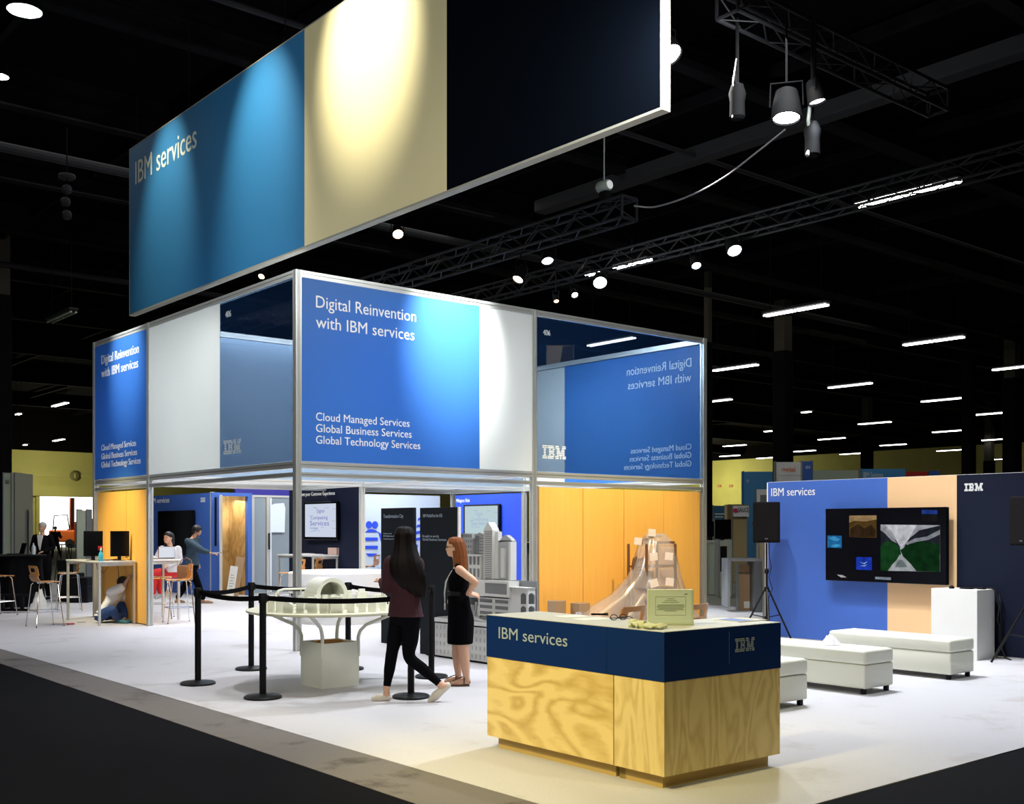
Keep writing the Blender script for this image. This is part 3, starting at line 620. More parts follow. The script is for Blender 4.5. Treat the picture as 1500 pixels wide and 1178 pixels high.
# ================================================================ CITY MODEL TABLE
pc = Vector((5.885,9.90,0))
mt_ = thing('city_model_table','round white table carrying a white model city, on a square pedestal','table',(pc.x,pc.y,0))
m = MB(); s_ = .215; m.box((-s_,-s_,0),(s_,-s_+.02,.45)); m.box((-s_,s_-.02,0),(s_,s_,.45)); m.box((-s_,-s_+.02,0),(-s_+.02,s_-.02,.45)); m.box((s_-.02,-s_+.02,0),(s_,s_-.02,.45)); m.box((-s_+.02,-s_+.02,.36),(s_-.02,s_-.02,.38)); m.build('pedestal',MAT['model_white'],mt_,local=True)
m = MB(); m.lathe((0,0,.40),[(.13,0),(.14,.052),(.16,.055),(.15,.03),(.15,.0)],28); m.build('light_ring',mat('warm_ring',(.85,.45,.15),.5),mt_,local=True,smooth=True)
m = MB(); m.lathe((0,0,0),[(.825,.755),(.84,.765),(.84,.780),(.825,.785)],64); m.build('round_top',mat('model_base',(.74,.73,.55),.4),mt_,local=True)
for a in (PI/4,3*PI/4,5*PI/4,7*PI/4):
    c_, s2 = math.cos(a), math.sin(a); r = s_*1.38
    m = MB(); m.tube([(c_*r,s2*r,.30),(c_*r,s2*r,.50),(c_*(r+.02),s2*(r+.02),.56),(c_*(r+.08),s2*(r+.08),.62),(c_*.62,s2*.62,.72),(c_*.74,s2*.74,.757)],.018,10); m.build('leg',MAT['model_white'],mt_,local=True,smooth=True)
random.seed(11)
# local axes seen from the camera: r to the right, d away
rV = Vector((RT[0],RT[1],0)); dV = Vector((FW[0],FW[1],0))
def ml(r, d, z): v = rV*r + dV*d; return Vector((v.x,v.y,z))
def mbld(r, d, w, dd, h, kind='block'):
    M_ = Matrix.Translation(ml(r,d,.785)) @ Matrix.Rotation(CAMROT+random.uniform(-.3,.3),4,'Z'); m = MB()
    m.box((-w/2,-dd/2,0),(w/2,dd/2,h),M_)
    if kind == 'roof': m.prism([M_@Vector((-w/2,-dd/2,h)),M_@Vector((w/2,-dd/2,h)),M_@Vector((0,-dd/2,h+.03))], M_.to_3x3()@Vector((0,1,0)), dd)
    elif kind == 'step': m.box((-w*.3,-dd*.3,h),(w*.3,dd*.3,h+.03),M_)
    else: m.box((-w/2-.004,-dd/2-.004,h),(w/2+.004,dd/2+.004,h+.006),M_)
    for i in range(2): m.box((-w*.3+i*w*.35,-dd/2-.003,h*.2),(-w*.05+i*w*.35,-dd/2,h*.75),M_)
    m.build('model_building',MAT['model_white'],mt_,local=True)
for (r,d,w,dd,h,k_) in ((-.60,-.30,.06,.06,.08,'b'),(-.50,-.45,.07,.05,.10,'roof'),(-.40,-.52,.08,.06,.13,'b'),(-.30,-.62,.09,.07,.08,'roof'),(-.18,-.64,.07,.07,.14,'step'),(-.06,-.66,.09,.07,.15,'b'),(.06,-.66,.08,.07,.10,'roof'),
    (.17,-.62,.11,.07,.155,'b'),(.30,-.58,.07,.07,.09,'roof'),(.40,-.52,.07,.06,.08,'b'),(.50,-.45,.08,.06,.13,'b'),(.59,-.35,.06,.06,.15,'step'),(.66,-.2,.06,.06,.10,'b'),(-.66,-.1,.05,.05,.07,'step'),(-.55,.1,.07,.07,.09,'b'),
    (-.1,.3,.1,.1,.18,'b'),(.3,.2,.1,.1,.16,'step'),(.5,.1,.08,.08,.13,'b'),(.1,.5,.12,.08,.15,'b'),(-.3,.45,.1,.08,.12,'roof'),(.42,.42,.08,.08,.11,'b')): mbld(r,d,w,dd,h,k_)
# barrel vault building
M_ = Matrix.Translation(ml(-.02,-.12,.785)) @ Matrix.Rotation(CAMROT+.55,4,'Z'); m = MB(); n = 18
out = [Vector((.165*math.cos(PI*i/n),0,.16+.165*math.sin(PI*i/n))) for i in range(n+1)]; inn = [Vector((.125*math.cos(PI*i/n),0,.16+.125*math.sin(PI*i/n))) for i in range(n+1)]
for i in range(n):
    P = [out[i],out[i+1],inn[i+1],inn[i]]; m.prism([M_@(p+Vector((0,-.17,0))) for p in P], M_.to_3x3()@Vector((0,1,0)), .34)
m.box((-.17,-.17,0),(-.12,.17,.16),M_); m.box((.12,-.17,0),(.17,.17,.16),M_); m.box((-.12,.13,0),(.12,.17,.26),M_); m.box((-.12,-.10,0),(.12,.13,.15),M_)
for i in range(5): m.box((-.20+.09*i,-.20,.0),(-.15+.09*i,-.175,.16),M_)
m.build('barrel_vault',MAT['model_white'],mt_,local=True)
m = MB(); m.tube([ml(-.52,-.2,.785),ml(-.52,-.2,.93),ml(-.49,-.18,.975),ml(-.44,-.16,.99),ml(-.05,.0,.995)],.012,8); m.tube([ml(-.28,-.09,.99),ml(-.28,-.09,.86)],.006,6); m.tube([ml(-.42,-.2,.80),ml(-.15,-.2,.86)],.01,6)
m.build('model_monorail',MAT['model_white'],mt_,local=True,smooth=True)
# ================================================================ BELT BARRIER POSTS
SP = [pg(290,1002.5), pg(385,1023), pg(602,1022), pg(632,992.5), pg(510,981), pg(368,981)]
SP = [Vector((p.x,p.y,0)) for p in SP]
LB = ['black belt post at the far left of the barrier ring','black belt post nearest the camera, in front of the model table','black belt post just behind the walking woman legs','black belt post between the two standing women','black belt post behind the model table pedestal, right of the frame corner','black belt post behind the two left front posts']
for i, p in enumerate(SP):
    q = SP[(i+1)%6]; o = thing('belt_post', LB[i], 'barrier post', (p.x,p.y,0), 0, 'belt barrier posts')
    m = MB(); m.lathe((0,0,0),[(.175,0),(.178,.008),(.178,.018),(.165,.028),(.05,.036),(.035,.045)],40); m.build('base',MAT['black_metal'],o,local=True,smooth=True)
    m = MB(); m.cyl((0,0,.03),.032,.90,20); m.build('pole',MAT['black'],o,local=True,smooth=True)
    m = MB(); m.lathe((0,0,.90),[(.033,0),(.040,.004),(.040,.085),(.036,.092),(.0,.094)],20)
    d_ = (q-p).normalized(); pr_ = (SP[i-1]-p).normalized()
    for w in (d_,pr_): m.box((-.012,-.016,.915),(.052,.016,.975),Matrix.Rotation(math.atan2(w.y,w.x),4,'Z'))
    m.build('belt_head',MAT['black'],o,local=True,smooth=True)
    L = (q-p).length; R_ = Matrix.Rotation(math.atan2(d_.y,d_.x),4,'Z'); n = 10; m = MB()
    pts = [(.045+(L-.09)*k/n, .945-.03*(4*(k/n)*(1-k/n))) for k in range(n+1)]
    for (a,za),(b,zb_) in zip(pts[:-1],pts[1:]): m.prism([R_@Vector((a,-.0012,za-.024)),R_@Vector((b,-.0012,zb_-.024)),R_@Vector((b,-.0012,zb_+.024)),R_@Vector((a,-.0012,za+.024))], R_.to_3x3()@Vector((0,1,0)), .0024)
    m.build('belt',MAT['black_cloth'],o,local=True)
# ================================================================ WHITE LIT ROUND DESK
c = pD(500,HY,19.2); o = thing('round_desk','large round glowing white desk behind the model table','desk',(c.x,c.y,0)); m = MB()
m.lathe((0,0,0),[(.78,.0),(.78,.0),(.78,.10),(.78,.50)],64); m.build('drum',MAT['white'],o,local=True,smooth=True)
m = MB(); m.lathe((0,0,0),[(.86,.50),(.90,.51),(.90,.85),(.89,.86),(.82,.86),(.82,.88)],64); m.build('counter_ring',MAT['white'],o,local=True,smooth=True)
# ================================================================ DARK SLATE TOWERS AND CITY DISPLAY
def slab(lb, X, px0, px1, ztop, lines, thick=.05):
    y1 = pX(px0,0,X).y; y0 = pX(px1,0,X).y; o = thing('sign_tower', lb, 'sign', (X,y0,0), 0, 'dark slate sign towers'); m = MB()
    m.rbox((X,y0,0),(X+thick,y1,ztop),.004,1); m.build('tower_body',MAT['slate'],o)
    for t,px,py,pw,cp in lines:
        a = pX(px,py,X); b = pX(px+pw,py,X); m = MB(); text_mb(m,t,(X-.002,a.y,a.z),(0,-1,0),a.y-b.y,cp,thick=.002); m.build('lettering',MAT['letter_grey'],o)
    return o
slab('dark slate tower reading Transformation City, behind the walking woman',8.62,558,605.5,1.89,[('Transformation City',562,759,29,.05),('brought to you by',562,782.5,12,.018),('IBM MobileFirst for iOS',562,786.5,17,.022),('Global Business Services',562,790.5,20,.018)])
slab('dark slate tower reading Brought to you by, left of the skyline',8.25,615,671,1.87,[('IBM MobileFirst for iOS',620,758,28,.040),('Brought to you by',619,787,24,.030),('Global Business Services',619,792,35,.030)])
XS = 8.25; yR_ = pX(786,0,XS+.13).y; yL_ = pX(672.5,0,XS).y
sky = thing('skyline_display','grey and white relief city skyline display wall beside the counter','display',(XS,yL_,0))
m = MB(); m.box((XS-.02,yR_,0),(XS+.30,yL_+1.2*0,.10)); m.box((XS-.05,yR_,0),(XS-.02,yL_+.62,.095)); m.build('plinth',MAT['slate'],sky)
m = MB(); m.box((XS-.005,yL_-.0,.0),(XS+.03,yL_+.025,1.87)); m.build('white_edge',MAT['white'],sky)
def sk(px0, py0, px1, py1, dep, mt, name='building_front', cut=None, poly=None, X=XS+.1, foot=None, win='city_win'):
    """one building board; rows x columns of recessed windows"""
    a = pX(px0,py0,X); b = pX(px1,py1,X); z1, z0 = a.z, b.z; y1, y0 = a.y, b.y
    if foot is not None: z0 = foot
    m = MB()
    if cut:
        nc, nr, wf, hf = cut; cw = (y1-y0)/nc; rh = (z1-z0)/nr; m.cur = 0
        for i in range(nc+1):
            yy0 = y0+cw*i-cw*(1-wf)/2 if i else y0; yy1 = y0+cw*i+cw*(1-wf)/2 if i < nc else y1; m.box((X-dep,yy0,z0),(X,yy1,z1))
        for j in range(nr+1):
            zz0 = z0+rh*j-rh*(1-hf)/2 if j else z0; zz1 = z0+rh*j+rh*(1-hf)/2 if j < nr else z1; m.box((X-dep-.0012,y0+.0006,zz0),(X-.001,y1-.0006,zz1))
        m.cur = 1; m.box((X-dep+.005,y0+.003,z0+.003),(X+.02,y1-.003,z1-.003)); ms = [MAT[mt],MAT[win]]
    else: m.box((X-dep,y0,z0),(X,y1,z1)); ms = [MAT[mt]]
    if poly:
        P = [pX(x,y,X) for x,y in poly]; P = [(X-dep,p.y,p.z) for p in P]; m.cur = 0; m.prism(P,(1,0,0),dep)
    return m.build(name, ms, sky)
m = MB(); m.box((XS+.13,yR_,.10),(XS+.16,yL_,1.0)); m.build('back_board',MAT['city_mid'],sky)
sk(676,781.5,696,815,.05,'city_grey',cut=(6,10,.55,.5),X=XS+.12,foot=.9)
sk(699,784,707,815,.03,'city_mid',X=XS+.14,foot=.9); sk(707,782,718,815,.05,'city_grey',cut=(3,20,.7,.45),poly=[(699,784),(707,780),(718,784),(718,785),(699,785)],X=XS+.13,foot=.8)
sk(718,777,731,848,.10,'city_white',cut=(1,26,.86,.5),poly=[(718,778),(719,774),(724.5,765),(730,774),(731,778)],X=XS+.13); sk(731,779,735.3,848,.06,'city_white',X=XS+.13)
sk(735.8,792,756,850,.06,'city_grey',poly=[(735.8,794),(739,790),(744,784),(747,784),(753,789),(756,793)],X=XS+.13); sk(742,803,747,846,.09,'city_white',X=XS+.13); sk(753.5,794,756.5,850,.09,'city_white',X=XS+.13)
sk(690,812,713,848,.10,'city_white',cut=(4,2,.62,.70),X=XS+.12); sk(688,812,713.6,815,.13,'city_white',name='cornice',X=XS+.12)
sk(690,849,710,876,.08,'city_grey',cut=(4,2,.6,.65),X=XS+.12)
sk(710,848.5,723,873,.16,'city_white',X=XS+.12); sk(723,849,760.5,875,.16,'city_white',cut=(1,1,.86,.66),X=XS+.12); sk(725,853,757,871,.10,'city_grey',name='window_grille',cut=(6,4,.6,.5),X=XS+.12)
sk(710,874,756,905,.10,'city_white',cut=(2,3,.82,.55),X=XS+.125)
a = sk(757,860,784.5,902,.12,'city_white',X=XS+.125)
m = MB()
for px in (763,774.5):
    for py0, py1 in ((872,885),(891,904)):
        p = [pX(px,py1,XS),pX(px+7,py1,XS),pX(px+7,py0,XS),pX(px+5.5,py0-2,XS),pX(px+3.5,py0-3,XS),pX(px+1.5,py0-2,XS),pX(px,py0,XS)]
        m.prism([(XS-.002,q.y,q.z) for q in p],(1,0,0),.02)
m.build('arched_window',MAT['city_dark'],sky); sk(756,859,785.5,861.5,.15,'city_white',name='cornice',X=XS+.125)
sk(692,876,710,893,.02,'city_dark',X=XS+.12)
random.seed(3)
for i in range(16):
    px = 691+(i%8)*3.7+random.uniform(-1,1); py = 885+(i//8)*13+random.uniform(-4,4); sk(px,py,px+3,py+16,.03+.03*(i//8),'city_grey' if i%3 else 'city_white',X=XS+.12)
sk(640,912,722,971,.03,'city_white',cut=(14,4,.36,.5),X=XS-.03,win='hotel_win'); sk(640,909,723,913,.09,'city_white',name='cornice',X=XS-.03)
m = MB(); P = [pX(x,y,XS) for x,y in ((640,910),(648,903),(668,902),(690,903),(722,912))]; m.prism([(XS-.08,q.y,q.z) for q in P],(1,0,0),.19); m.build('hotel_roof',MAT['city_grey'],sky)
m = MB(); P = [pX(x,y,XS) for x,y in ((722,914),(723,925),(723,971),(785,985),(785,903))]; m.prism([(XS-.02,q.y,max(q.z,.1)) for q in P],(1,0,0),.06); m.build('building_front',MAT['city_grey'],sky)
# ================================================================ MEDIA WALL
XW = 13.5
def wY(px): return pX(px,0,XW).y
ya, yb_, yc = wY(1125), wY(1300), wY(1401.5)
tw = thing('media_wall','long blue, peach and navy media wall with a big screen','display wall',(XW,4.6,0))
for y0,y1,mt,nm in ((yb_,ya,'blue','blue_field'),(yc,yb_,'peach','peach_field'),(4.6,yc,'navy','navy_field')):
    m = MB(); m.box((XW,y0,.02),(XW+.14,y1,2.29)); m.build(nm,MAT[mt],tw)
m = MB(); m.box((XW+.01,4.6,0),(XW+.13,ya,.02)); m.box((XW+.0,ya,.02),(XW+.14,ya+.02,2.29)); m.box((XW+.01,4.6,2.29),(XW+.13,ya,2.295)); m.build('edge_trim',MAT['white'],tw)
a = pX(1130,727,XW); b = pX(1194,0,XW); m = MB(); text_mb(m,'IBM services',(XW-.001,a.y,a.z),(0,-1,0),a.y-b.y,pX(1130,715.5,XW).z-a.z); m.build('lettering',MAT['letter_white'],tw)
a = pX(1413,720,XW); b = pX(1440,0,XW); m = MB(); logo_mb(m,(XW-.001,a.y,a.z),(0,-1,0),a.y-b.y,pX(1413,708.5,XW).z-a.z,fill=.8); m.build('logo',MAT['letter_white'],tw)
XT = XW-.16
t0, t1 = pX(1209,746,XT), pX(1386.5,858,XT); z0, z1 = pX(1386.5,857.5,XT).z, pX(1209,745.5,XT).z
tv = thing('wall_screen','large black wall screen showing a misty green valley and small pictures','screen',(XT,(t0.y+t1.y)/2,z0)); m = MB()
m.rbox((XT,t1.y,z0),(XT+.07,t0.y,z1),.006,1); m.build('casing',MAT['black_gloss'],tw if False else tv)
m = MB(); m.box((XT+.07,t1.y+.5,z0+.3),(XW,t0.y-.5,z1-.3)); m.build('wall_mount',MAT['black_metal'],tv)
def pic(nm, layers):
    for i,(lab,mt,pts) in enumerate(layers):
        m = MB(); P = [pX(x,y,XT-.001) for x,y in pts]; m.prism([(XT-.0012-.0006*i,p.y,p.z) for p in P],(1,0,0),.0010); m.build(lab,mt,tv)
def gr(n, c, s=1.):
    m_ = emis(n, c, s*.62); nt = m_.node_tree
    if len(nt.nodes) < 3:
        e = [x for x in nt.nodes if x.type == 'EMISSION'][0]; tc = nt.nodes.new('ShaderNodeTexCoord'); nz = nt.nodes.new('ShaderNodeTexNoise'); nz.inputs['Scale'].default_value = 9; nz.inputs['Detail'].default_value = 6
        mr = nt.nodes.new('ShaderNodeMapRange'); mr.inputs[1].default_value = .3; mr.inputs[2].default_value = .7; mr.inputs[3].default_value = s*.42; mr.inputs[4].default_value = s*.9
        nt.links.new(tc.outputs['Object'], nz.inputs['Vector']); nt.links.new(nz.outputs['Fac'], mr.inputs[0]); nt.links.new(mr.outputs[0], e.inputs[1])
    return m_
pic('v',[('picture_sky',gr('scr_sky',(.42,.43,.47)),[(1290,768.5),(1377,769.5),(1377,838),(1290,836)]),
 ('picture_mist',gr('scr_mist',(.70,.71,.76)),[(1296,769),(1343,769),(1331,790),(1321,801),(1316,797),(1306,778)]),
 ('picture_dark_slope',gr('scr_dark',(.018,.022,.03)),[(1290,773),(1302,783),(1313,792),(1318,801),(1320,812),(1290,815)]),
 ('picture_dark_slope',gr('scr_dark',(.018,.022,.03)),[(1325,800),(1333,788),(1347,777),(1377,770),(1377,812),(1325,812)]),
 ('picture_cloud',gr('scr_cloud',(.28,.29,.33)),[(1326,796),(1340,789),(1358,786),(1377,776),(1377,783),(1360,791),(1342,794),(1330,799)]),
 ('picture_cloud',gr('scr_cloud2',(.35,.36,.40)),[(1290,770),(1300,777),(1309,788),(1314,796),(1306,792),(1296,781),(1290,777)]),
 ('picture_green_slope',gr('scr_green',(.010,.060,.016)),[(1290,800),(1300,792),(1312,797),(1319,805),(1319,815),(1308,826),(1300,837),(1290,836)]),
 ('picture_green_slope',gr('scr_green2',(.006,.034,.010)),[(1319,806),(1332,797),(1350,793),(1377,797),(1377,838),(1343,837),(1334,826),(1323,815)]),
 ('picture_lake',gr('scr_lake',(.42,.45,.47)),[(1318,813),(1322,817),(1331,826),(1341,837),(1303,836.5),(1309,828)]),
 ('picture_lake_shade',gr('scr_lake2',(.20,.25,.25)),[(1317,820),(1322,820),(1330,831),(1311,831)])])
pic('a',[('small_picture',gr('scr_brown',(.10,.055,.015)),[(1244,755.5),(1284,755),(1284,788),(1244,787)]),('small_picture_glow',gr('scr_gold',(.42,.27,.12)),[(1244,755.5),(1284,755),(1284,761),(1268,764),(1252,763),(1244,766)]),
 ('small_picture_dark',gr('scr_dk2',(.04,.022,.01)),[(1246,775),(1256,768),(1266,774),(1277,769),(1283,777),(1283,787),(1245,787)])])
pic('b',[('small_picture',gr('scr_blue1',(.02,.16,.42)),[(1212,784.5),(1233,785),(1233,803),(1212,802.5)]),('small_picture_glow',gr('scr_blue2',(.06,.38,.70)),[(1213,787),(1222,786),(1231,790),(1226,793),(1216,791)]),('small_picture_glow',gr('scr_blue2',(.06,.38,.70)),[(1215,799),(1228,797),(1232,800),(1220,802)])])
pic('c',[('small_picture',gr('scr_blue3',(.015,.05,.50)),[(1254,816),(1277,816.5),(1277,835.5),(1254,834.5)]),('small_picture_mark',gr('scr_pale',(.35,.55,.85)),[(1259,823),(1265,825),(1271,822.5),(1266,827)]),('small_picture_mark',gr('scr_pale',(.35,.55,.85)),[(1260,829),(1270,827.5),(1266,830)])])
pic('d',[('small_picture',gr('scr_blue4',(.02,.05,.28)),[(1350,747),(1373,747.5),(1373,753.5),(1350,753)]),('small_picture_dark',gr('scr_dk3',(.012,.012,.014)),[(1350,754),(1373,754.5),(1373,764),(1350,763.5)])])
pic('e',[('small_picture',gr('scr_grey',(.25,.30,.36)),[(1282,845),(1305,846),(1305,850),(1282,848.5)]),('small_picture',gr('scr_white2',(.55,.55,.55)),[(1226,842),(1234,842.5),(1240,846),(1232,846)])])
# lamp strip of the wall: shadow comes from the spots
# white plinth by the wall
bx0 = thing('white_plinth','tall white box plinth in front of the media wall with cables on top','plinth',(13.0,6.63,0))
m = MB(); m.rbox((12.98,6.66,0),(13.42,7.26,.855),.004,1); m.build('box_body',MAT['paint_white'],bx0)
m = MB(); m.rbox((13.12,6.82,.855),(13.24,6.95,.875),.006); m.lathe((13.1,7.05,.855),[(.03,0),(.035,.02),(.01,.04)],12); m.rbox((13.2,6.7,.855),(13.3,6.78,.88),.006); tag(m.build('small_devices',MAT['black']),'little black devices lying on top of the white plinth','device')
m = MB(); m.tube([(13.1,6.95,.862),(13.2,6.8,.868),(13.3,6.72,.87),(13.38,6.64,.86),(13.40,6.62,.78),(13.42,6.60,.62),(13.38,6.61,.48),(13.43,6.6,.40),(13.41,6.59,.22),(13.45,6.55,.012),(13.3,6.4,.010)],.007); m.tube([(13.25,6.9,.862),(13.35,6.66,.87),(13.44,6.62,.8),(13.40,6.58,.7),(13.45,6.6,.55),(13.44,6.58,.1),(13.4,6.5,.01)],.006)
tag(m.build('black_cables',MAT['rubber'],smooth=True),'black cables hanging down the side of the white plinth','cable')
# ================================================================ LOUDSPEAKERS ON TRIPODS
def tripod(x, y, rz, lb, h=1.40, sp=.42):
    o = thing('tripod_stand', lb, 'stand', (x,y,0), rz, 'loudspeaker stands'); m = MB(); m.cyl((0,0,.12),.018,.9,14); m.cyl((0,0,1.0),.013,h-1.0,12); m.build('pole',MAT['black_metal'],o,local=True,smooth=True)
    m = MB(); m.lathe((0,0,.70),[(.03,0),(.035,.01),(.035,.06),(.025,.07)],12); m.lathe((0,0,.96),[(.028,0),(.03,.05),(.02,.07)],12); m.lathe((0,0,.30),[(.028,0),(.03,.04),(.02,.05)],12); m.build('collar',MAT['black'],o,local=True)
    for k in range(3):
        a = 2*PI*k/3+.3; c_, s_ = math.cos(a), math.sin(a); m = MB(); m.tube([(.03*c_,.03*s_,.73),(sp*c_,sp*s_,.012)],.014,8); m.build('leg',MAT['black_metal'],o,local=True)
        m = MB(); m.tube([(.03*c_,.03*s_,.33),(.235*c_,.235*s_,.36)],.008,6); m.build('brace',MAT['black_metal'],o,local=True)
    return o
def speaker(x, y, z, rz, lb):
    o = thing('loudspeaker', lb, 'loudspeaker', (x,y,z), rz, 'black loudspeakers'); m = MB()
    P = [(-.17,-.195),(.17,-.195),(.17,.195),(-.17,.195)]
    P = [(.16,-.19),(.16,.19),(-.10,.12+.04),(-.17,.06),(-.17,-.06),(-.10,-.16)]
    bm_ = [Vector((a,b,0)) for a,b in P]; m.prism(bm_,(0,0,1),.58); ob = m.build('cabinet',mat('cabinet_black',(.006,.005,.006),.8,spec=.1),o,local=True)
    bv = ob.modifiers.new('b','BEVEL'); bv.width = .015; bv.segments = 2
    m = MB(); m.rbox((.155,-.175,.02),(.172,.175,.56),.005,2); m.build('grille',mat('grille_black',(.006,.005,.005),.8,spec=.1,bump=.5,bscale=300),o,local=True)
    m = MB(); m.box((.172,-.02,.05),(.174,.02,.062)); m.build('badge',MAT['alu_dark'],o,local=True)
    m = MB(); m.rbox((-.06,-.215,.26),(.04,-.188,.30),.005,1); m.build('handle',MAT['black_metal'],o,local=True)
    return o
sx, sy = 13.05, 9.83
tripod(sx,sy,-.6,'black tripod stand at the blue end of the media wall'); speaker(sx,sy,1.405,CAMROT-PI/2-.25,'black loudspeaker on a tripod at the blue end of the media wall')
tripod(13.0,6.03,-.5,'black tripod stand in front of the navy part of the media wall'); speaker(13.0,6.0,1.405,PI-.35,'black loudspeaker cut off by the right edge, before the navy wall')
m = MB(); m.tube([(13.05,9.79,1.42),(13.03,9.77,1.2),(13.09,9.78,1.05),(13.03,9.78,.9),(13.1,9.77,.75),(13.02,9.78,.6),(13.07,9.8,.3),(13.2,9.7,.01)],.007); tag(m.build('speaker_cable',MAT['rubber'],smooth=True),'black cable twisting down the tripod at the blue wall end','cable')
# ================================================================ WHITE BENCHES
def bench(x0, x1, lb):
    y0, y1 = 5.97, 7.46; o = thing('bench', lb, 'bench', ((x0+x1)/2,(y0+y1)/2,0), 0, 'long white upholstered benches')
    m = MB(); m.rbox((x0,y0,.055),(x1,y1,.285),.018,3); m.build('base',MAT['leather'],o,smooth=True)
    m = MB(); m.rbox((x0-.004,y0-.004,.287),(x1+.004,y1+.004,.425),.03,4); m.build('cushion',MAT['leather'],o,smooth=True)
    m = MB()
    for i in range(1,4): yy = y0+(y1-y0)*i/4; m.box((x0+.02,yy-.002,.424),(x1-.02,yy+.002,.4265))
    m.build('seam',mat('seam',(.55,.55,.45),.6),o)
    for a in (x0+.03,x1-.07):
        for b in (y0+.03,y1-.07): m = MB(); m.box((a,b,0),(a+.04,b+.04,.056)); m.build('leg',MAT['black'],o)
bench(8.04,8.53,'white upholstered bench nearest the reception counter, partly hidden by it')
bench(9.46,9.96,'middle white upholstered bench with a crumpled cloth on it')
bench(11.07,11.57,'white upholstered bench closest to the big screen')
def cloth_blob(name, lb, c, rx, ry, h, mt, seed, rz=0., cat='cloth'):
    m = MB(); n = 26; g = []
    for i in range(n):
        row = []
        for j in range(n):
            u, v = -1+2*i/(n-1), -1+2*j/(n-1); s_ = math.hypot(u,v); k_ = max(abs(u),abs(v)); q = (k_/s_ if s_ > 0 else 1)
            w = 1+.35*noise.noise(Vector((u*1.3,v*1.3,seed))); x, y = u*q*rx*w, v*q*ry*w
            zz = h*(1-k_**2)*(.75+.5*abs(noise.noise(Vector((u*2.6,v*2.6,seed+5))))+.16*noise.noise(Vector((u*6,v*6,seed))))
            row.append(Vector((c[0]+x*math.cos(rz)-y*math.sin(rz), c[1]+x*math.sin(rz)+y*math.cos(rz), c[2]+max(zz,.002))))
        g.append(row)
    vs = [p for r in g for p in r]; m._add(vs,[(i*n+j,i*n+j+1,(i+1)*n+j+1,(i+1)*n+j) for i in range(n-1) for j in range(n-1)])
    return tag(m.build(name,MAT[mt],smooth=True,auto=False),lb,cat)
c = pg(1217,943,.43); cloth_blob('crumpled_cloth','crumpled white cloth lying on the middle bench',(c.x,c.y,.427),.17,.09,.10,'shirt_white',3,.6)
# ================================================================ WRAPPED RACK
rc = pY(955,0,12.35); rk = thing('display_rack','brown rack of stacked shelves standing under plastic before the amber wall','rack',(rc.x,rc.y,0)); RW=.34
mat('rack_brown',(.17,.075,.03),.5); mat('rack_pale',(.70,.48,.34),.6)
def RB(a,b,nm,mt): m = MB(); m.rbox(a,b,.012,2); m.build(nm,MAT[mt],rk,local=True)
for s_ in (-1,1):
    for d_ in (-.2,.2): RB((s_*RW-.02,d_-.02,0),(s_*RW+.02,d_+.02,1.36),'upright','rack_brown')
for z in (.25,.62,.98): RB((-RW,-.2,z),(RW,.2,z+.03),'shelf','rack_brown')
RB((-.02,-.215,.70),(.30,-.19,.96),'pale_box','rack_pale'); RB((-.02,-.215,1.02),(.30,-.19,1.30),'pale_box','rack_pale'); RB((-.30,-.1,.65),(-.06,.15,.92),'dark_box','rack_brown'); RB((-.1,-.2,1.36),(.34,.2,1.40),'shelf','rack_brown')
# chair back at the left
m = MB(); m.tube([(-.42,.02,.1),(-.42,.02,1.05),(-.40,.02,1.12),(-.34,.02,1.15)],.022,8); m.rbox((-.42,-.0,.9),(-.2,.03,1.13),.01); m.build('side_frame',MAT['rack_brown'],rk,local=True)
RB((-.28,-.05,1.36),(-.05,.1,1.46),'folded_pack','cardboard'); RB((-.02,-.05,1.46),(.18,.08,1.50),'folded_pack','cardboard')
def tagp(px,py,s_,rz,lb):
    a = pY(px,py,11.86 if py>800 else 12.20); M_ = Matrix.Translation(a) @ Matrix.Rotation(CAMROT*.6,4,'Z') @ Matrix.Rotation(rz,4,'Y'); m = MB(); m.box((-s_,-.003,-s_*.9),(s_,.003,s_*.9),M_)
    tag(m.build('paper_tag',MAT['tag_paper']),lb,'paper tag','paper tags on the wrapped rack')
for a in ((934.5,793,.065,.1,'paper tag on the wrapped rack, upper left one standing on its shoulder'),(955,780.5,.065,.05,'topmost paper tag on the wrapped rack'),(957.5,815.5,.068,-.08,'paper tag on the wrapped rack front, upper row left'),(980,815,.068,.1,'paper tag on the wrapped rack front, upper row right'),(958,854.5,.07,-.25,'paper tag on the wrapped rack front, lower row left'),(981,852.5,.07,.12,'paper tag on the wrapped rack front, lower row right')): tagp(*a)
# polythene sheet: closed draped skirt around the rack, trailing to the left on the floor
m = MB(); n = 72; rings = []
prof = [(0.02,1.52),(.35,1.50),(.62,1.38),(.80,1.15),(.95,.85),(1.15,.55),(1.5,.28),(1.75,.12),(2.0,.02)]
for r_, z in prof:
    ring = []
    for j in range(n):
        a = 2*PI*j/n; c_, s_ = math.cos(a), math.sin(a)
        left = max(0,-c_)**1.5; ex = 0
        if r_ > .9: ex = (r_-.9)*1.6*left
        fold = 1+(.03+.10*min(r_,1.6))*.6*(math.sin(9*a+r_*1.3+2*noise.noise(Vector((c_*2,s_*2,r_))))+.6*math.sin(23*a+r_*3))*.5
        w = .50*r_*fold+ex; dpt = (.27*r_+.06*(r_>.5))*fold
        ring.append(Vector((w*c_+.05, min(dpt*s_,.50)-.03, z+.06*noise.noise(Vector((c_*3,s_*3,z*4)))*(r_>.3))))
    rings.append(ring)
m.loft(rings,cap=False); o = m.build('plastic_sheet',MAT['polythene'],rk,smooth=True,local=True)
o.parent = None; o.location = rk.location; tag(o,'clear crumpled plastic sheet thrown over the brown rack and trailing left','plastic sheet')
ROOT[o] = ROOT[rk]
